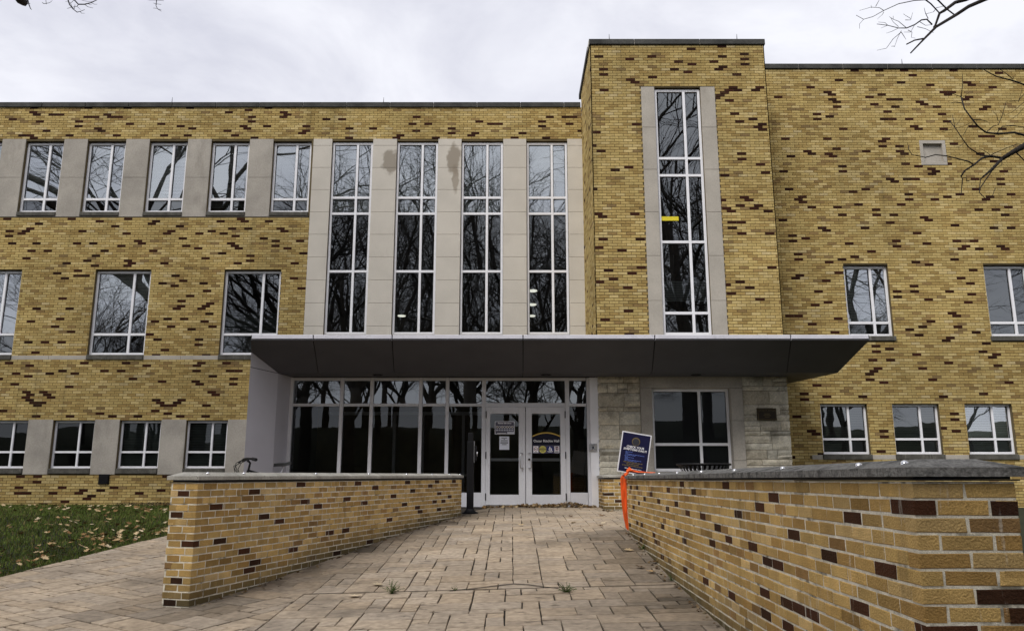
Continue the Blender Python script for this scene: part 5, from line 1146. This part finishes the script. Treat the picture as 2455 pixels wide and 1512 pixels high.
# shrub glimpsed past the end of the nearer wall
SXc, SYc = 7.15, 10.2; sz = soil_top(SXc, SYc); T = thing('shrub', 'small green shrub showing past the end of the nearer wall', 'shrub', (SXc, SYc, sz)); ml = MB(); ms = MB(); r_ = random.Random(4)
for _ in range(26):
    a = r_.uniform(0, 6.28); l = r_.uniform(.3, .75); tip = V3(SXc + math.cos(a) * l * .75, SYc + math.sin(a) * l * .75, sz + l * r_.uniform(.5, 1.0)); ms.tube([(SXc, SYc, sz - .02), tip], [.008, .003], 4)
    for _q in range(26):
        c = V3(SXc, SYc, sz).lerp(tip, r_.uniform(.4, 1)) + V3(r_.uniform(-.08, .08), r_.uniform(-.08, .08), r_.uniform(-.06, .08)); b_ = r_.uniform(0, 6.28); w_ = .028; e = V3(math.cos(b_), math.sin(b_), r_.uniform(-.3, .6)) * w_ * 2; s2 = V3(-math.sin(b_), math.cos(b_), 0) * w_ * .6
        ml.face([c, c + e * .5 + s2, c + e, c + e * .5 - s2])
ms.obj('stems', 'bark', T); ml.obj('crown', 'shrub_leaf', T)

# ================================================================== TREES
def grow(mb_, p, d, length, rad, level, rng, maxlev, spread=0.6):
    segs = max(2, int(4 - level * .4)); pts = [p.copy()]; rads = [rad]; r1 = rad * (.62 if level < maxlev else .25); cur = p.copy(); dd = d.copy()
    for k in range(segs):
        dd = (dd + V3(rng.gauss(0, .13), rng.gauss(0, .13), rng.gauss(0, .10) + (.05 if level > 0 else 0))).normalized()
        cur = cur + dd * (length / segs); pts.append(cur.copy()); rads.append(rad + (r1 - rad) * (k + 1) / segs)
    mb_.tube(pts, rads, 8 if level < 1 else 6 if level < 3 else 4 if level < 4 else 3, cap=False)
    if level >= maxlev: return
    n_ = 3 if level == 0 else rng.choice((3, 3, 4)) + (1 if level >= 3 else 0)
    for k in range(n_):
        t_ = 1.0 if k == 0 else rng.uniform(.35, .95); i = min(int(t_ * segs), segs - 1); f = t_ * segs - i; base = pts[i].lerp(pts[i + 1], f)
        ax = dd.orthogonal().normalized(); ax.rotate(Matrix.Rotation(rng.uniform(0, 6.28), 3, dd)); ang = rng.uniform(.25, .5) if k == 0 else rng.uniform(spread * .7, spread * 1.45)
        nd = (dd * math.cos(ang) + ax * math.sin(ang)).normalized()
        grow(mb_, base, nd, length * rng.uniform(.58, .82), (rads[i] * (.8 if k == 0 else .55)), level + 1, rng, maxlev, spread)
def tree_meshes(seed, h, r0, maxlev=6):
    rng = random.Random(seed); tr = MB(); cr = MB(); th = h * .26; b0 = V3(0, 0, -.1); top_ = V3(rng.uniform(-.25, .25), rng.uniform(-.25, .25), th)
    tr.tube([V3(0, 0, -.2), V3(0, 0, .05), V3(0, 0, .6), top_ * .55 + V3(.05, .02, 0), top_], [r0 * 1.7, r0 * 1.35, r0 * 1.05, r0, r0 * .85], 12)
    for k in range(4):
        a = k * 1.57 + rng.uniform(-.4, .4); tl = rng.uniform(.2, .75); grow(cr, top_ - V3(0, 0, .15 * k), V3(math.cos(a) * tl, math.sin(a) * tl, 1).normalized(), h * .27, r0 * .62, 1, rng, maxlev)
    return tr.mesh('trunk', 'bark_grey', True), cr.mesh('crown', 'bark_grey', True)
TM_ = [tree_meshes(s, h, r_) for s, h, r_ in ((5, 23, .34), (12, 21, .28), (29, 25, .42))]
plots = [(-13.2, 7.6, 2, 1.0, 0.4, 'big bare tree mirrored in the upper windows, nearest the lawn'), (-8.5, -7, 0, 1.0, 1.0, 'bare tree behind the viewer mirrored in the first tall window'), (-2.5, -9, 2, 1.0, 2.2, 'stout bare tree mirrored in the middle tall windows'), (3.2, -12, 1, 1.05, 3.3, 'slender bare tree mirrored in the last tall window'), (8.4, -3.5, 2, 1.0, 4.0, 'bare tree mirrored in the tall tower window'),
         (-14, -18, 2, .95, .3, 'farther bare tree mirrored in the middle row of windows'), (21, -8, 2, .95, 1.7, 'farther bare tree mirrored in the windows beyond the square vent'), (14, -20, 0, 1.1, 2.9, 'distant bare tree mirrored low in the tower glass'), (-6, -24, 1, 1.1, 4.6, 'distant bare tree mirrored low in the entrance glazing'), (1.8, -30, 2, .9, 5.5, 'far bare tree on the slope mirrored in the doors'), (-30, -14, 1, .9, 2.4, 'bare tree across the lawn mirrored in the first upper window'), (-12, -38, 1, 1.1, 1.2, 'far bare tree on the slope mirrored low beside the pier'), (10, -40, 0, 1.0, 3.9, 'far bare tree on the slope mirrored in the dark ground-floor window')]
for (x, y, k, s_, rz, lab) in plots:
    T = thing('bare_tree', lab, 'tree', (x, y, soil_top(x, y)), 'bare trees behind the viewer'); T.rotation_euler = (0, 0, rz); T.scale = (s_,) * 3
    for nm, me in zip(('trunk', 'crown'), TM_[k]): o = bpy.data.objects.new(nm, me); COL.objects.link(o); o.parent = T
rgr = random.Random(77)
for k in range(44):                                          # far grove on the slope behind the viewer
    x = -42 + 1.9 * k + rgr.uniform(-1.5, 1.5); y = rgr.uniform(-56, -27); s_ = rgr.uniform(.42, .75)
    T = thing('bare_tree', 'young bare tree of the far grove, mirrored in the entrance glazing', 'tree', (x, y, soil_top(x, y) - .1), 'far grove of young bare trees'); T.rotation_euler = (0, 0, rgr.uniform(0, 6)); T.scale = (s_ * 1.15, s_ * 1.15, s_)
    for nm, me in zip(('trunk', 'crown'), TM_[k % 3]): o = bpy.data.objects.new(nm, me); COL.objects.link(o); o.parent = T

def traced(ox, oy, sc, base_y, chains, drift):
    """limbs seen in the photograph, set at their own distance"""
    out = []
    for (w0, w1, s) in chains:
        pts = []
        for k, t_ in enumerate(s.split()):
            a, b = t_.split(','); a, b = float(a), float(b); yy_ = base_y + drift * (a - 700) / 700 + .25 * noise.noise((a * .004, b * .004, 2)); pts.append(at((ox + sc * a) / 1.639919, (oy + sc * b) / 1.639919, yy_))
        n_ = len(pts); out.append((pts, [(w0 + (w1 - w0) * k / max(1, n_ - 1)) * sc * .5 / 3093 * pts[k].length for k in range(n_)]))
    return out
A_ = traced(3300, 0, .5291, 8.2, [(26, 20, "1500,-170 1280,-80 1075,0 960,50 870,110"), (20, 9, "870,110 720,200 640,280 600,322 530,395"), (26, 10, "1130,-80 940,-2 860,20 780,80 745,100 715,185 700,205"), (10, 8, "625,288 560,300 500,330"), (10, 8, "600,-40 640,0 680,30 740,95"), (10, 8, "690,-40 730,0 800,70 860,115"),
    (7, 3, "680,-20 655,0 560,5 440,30 330,80 250,125 180,145 125,115"), (3, 2, "180,145 150,180 150,215"), (4, 2, "330,80 300,60 235,55 150,80"), (4, 2, "240,60 235,40"), (4, 2, "330,90 320,110 280,145"), (4, 2, "270,50 300,-5"), (10, 4, "690,185 650,145 610,150 560,185 500,210 440,210 360,190 280,180"), (5, 2, "460,240 400,290 350,360 280,375"), (4, 2, "460,230 430,290 410,350"), (4, 2, "410,345 385,345"), (4, 2, "500,210 440,160 400,145 370,125"), (3, 2, "400,145 400,120"), (4, 2, "490,150 530,150 545,95"), (3, 2, "530,140 475,105"), (4, 2, "440,210 390,235 350,248"), (4, 2, "510,225 540,240 535,280 565,285"), (4, 2, "460,240 480,270 495,295"), (5, 2, "660,140 640,100 630,60"), (3, 2, "645,105 700,90"), (4, 2, "560,185 530,240 480,240"), (3, 2, "360,190 340,170 290,165"), (3, 2, "360,190 310,210"), (4, 2, "600,165 640,190 690,185"), (4, 2, "580,200 640,215 700,245"), (3, 2, "440,200 400,165 380,130"), (5, 2, "700,90 720,60 790,45")], .35)
B_ = traced(3300, 0, .5291, 9.4, [(50, 26, "1800,880 1560,1000 1372,1085 1290,1130 1210,1180"), (22, 10, "1210,1180 1120,1270 1050,1330"), (8, 5, "1210,1185 1130,1275 1085,1340 1045,1400 1040,1430 1085,1475"), (6, 3, "1050,1330 1040,1400 1040,1430"), (16, 10, "1210,1175 1120,1160 1060,1175 1000,1225 930,1270 905,1310"), (7, 4, "905,1310 915,1330 905,1440 885,1455"), (6, 5, "920,1320 945,1322 945,1345 965,1345"), (10, 4, "1000,1225 960,1200 880,1180 800,1160 715,1150 640,1170 540,1150 515,1110 515,1080"), (9, 4, "1110,1160 1050,1155 960,1095 920,1040 860,950 820,900"), (4, 3, "860,950 840,855"), (18, 12, "1700,1080 1480,1030 1372,1005 1300,985 1180,995"), (12, 7, "1180,995 1090,985 1030,940 990,890 930,810 905,720"), (6, 3, "905,720 915,640 915,550"), (5, 3, "905,720 850,700 800,690"), (5, 3, "910,765 860,760 820,768"), (5, 3, "990,890 1050,890 1100,905"), (6, 3, "1090,985 1140,940 1180,930 1210,860 1240,755"), (4, 2, "1180,900 1170,860 1140,825"), (7, 4, "1170,990 1210,940 1290,935 1372,945 1500,960"), (12, 5, "1600,720 1372,630 1290,600 1170,570 1110,540 1060,510"), (5, 3, "1290,590 1230,540 1190,515"), (5, 3, "1600,640 1372,700 1330,750 1265,755"), (6, 4, "1130,1150 1220,1110 1320,1070 1372,1075"), (8, 5, "1310,1130 1372,1190 1480,1260"), (4, 3, "930,1060 900,1085 870,1095"), (4, 3, "1120,1150 1060,1110 1040,1105"), (4, 3, "990,905 920,940 760,980"), (4, 3, "960,935 920,1010"), (4, 3, "1160,1395 1140,1450 1085,1475"), (4, 2, "905,735 960,690"), (4, 2, "1372,800 1330,850 1250,905"), (4, 2, "1290,590 1300,560"), (3, 2, "870,930 930,840"), (3, 2, "1330,760 1360,660"), (4, 3, "1210,1180 1205,1230 1160,1250"), (3, 2, "1000,895 985,960"), (4, 2, "1372,760 1290,830 1230,860 1195,820")], .4)
C_ = traced(0, 0, .3259, 7.2, [(90, 70, "120,-260 200,-60 250,10 300,38"), (14, 5, "320,-120 335,0 350,60 365,100 380,120"), (5, 4, "350,50 365,45"), (6, 4, "510,35 530,48 555,45 600,35 630,10"), (6, 4, "550,-60 555,20 560,55"), (14, 6, "760,-160 820,0 840,60 880,110 930,150 970,140 1020,120"), (5, 4, "965,142 985,163 1020,163"), (16, 6, "800,-200 895,0 945,55 1020,55 1100,35 1170,0 1230,-60"), (6, 4, "945,55 930,80 860,92 810,105"), (6, 4, "1020,55 1060,85 1120,100"), (5, 3, "930,80 950,100 975,122"), (5, 3, "1060,45 1085,60 1105,57"), (5, 3, "1100,35 1140,55 1172,55"), (6, 4, "850,40 870,90 895,112 905,60"), (10, 5, "1880,-150 1890,0 1882,70 1900,110 1945,138"), (5, 4, "1900,110 1945,122"), (5, 4, "1895,105 1850,100"), (5, 4, "1890,50 1945,57"), (5, 4, "1890,55 1852,40"), (6, 4, "1760,-10 1800,3 1890,5 1975,12"), (5, 3, "895,0 860,35 790,20"), (5, 3, "930,-30 1000,10 1060,20 1110,20"), (12, 10, "-80,-40 20,0")], .5)
def yard_tree(label, x, y, h, r0, seed, limbs, joints):
    """tree whose stem stands outside the picture and whose outer limbs reach into it"""
    z = soil_top(x, y); T = thing('bare_tree', label, 'tree', (x, y, z), 'bare trees whose limbs reach over the view'); rng = random.Random(seed); tr = MB(); cr = MB(); tp = V3(x, y, z + h * .42)
    tr.tube([(x, y, z - .2), (x, y, z + .1), (x, y, z + .8), (x + .05, y, z + h * .2), tp], [r0 * 1.7, r0 * 1.3, r0 * 1.05, r0, r0 * .8], 14); tr.obj('trunk', 'bark', T, smooth=True)
    for (pts, rd) in limbs: cr.tube(pts, rd, 6 if rd[0] > .008 else 4)
    for (zb, end, r_) in joints:
        b = V3(x, y, z + zb); mid = b.lerp(end, .5) + V3(0, 0, .35); cr.tube([b, mid, end], [r_ * 2.0, r_ * 1.5, r_], 8)
    for k in range(4):
        a = k * 1.6 + rng.uniform(-.3, .3); grow(cr, tp - V3(0, 0, .2 * k), V3(math.cos(a) * .35 + (.25 if x > 0 else -.25), math.sin(a) * .35 - .25, 1.2).normalized(), h * .22, r0 * .6, 1, rng, 5)
    cr.obj('crown', 'bark', T, smooth=True)
yard_tree('bare tree whose twigs hang into the view over the plain brick wing', 10.4, 7.8, 15, .26, 41, A_ + B_, [(5.6, A_[0][0][0], A_[0][1][0]), (6.0, A_[2][0][0], A_[2][1][0]), (4.2, B_[0][0][0], B_[0][1][0]), (4.5, B_[10][0][0], B_[10][1][0]), (5.0, B_[19][0][0], B_[19][1][0]), (4.8, B_[21][0][0], B_[21][1][0])])
yard_tree('bare tree whose twig tips dip into the sky above the lawn side', -9.6, 5.2, 16, .32, 43, C_, [(5.2, C_[0][0][0], C_[0][1][0]), (5.6, C_[1][0][0], C_[1][1][0]), (5.6, C_[5][0][0], C_[5][1][0]), (5.7, C_[7][0][0], C_[7][1][0]), (5.9, C_[14][0][0], C_[14][1][0]), (5.5, C_[4][0][0], C_[4][1][0]), (5.8, C_[19][0][0], C_[19][1][0])])
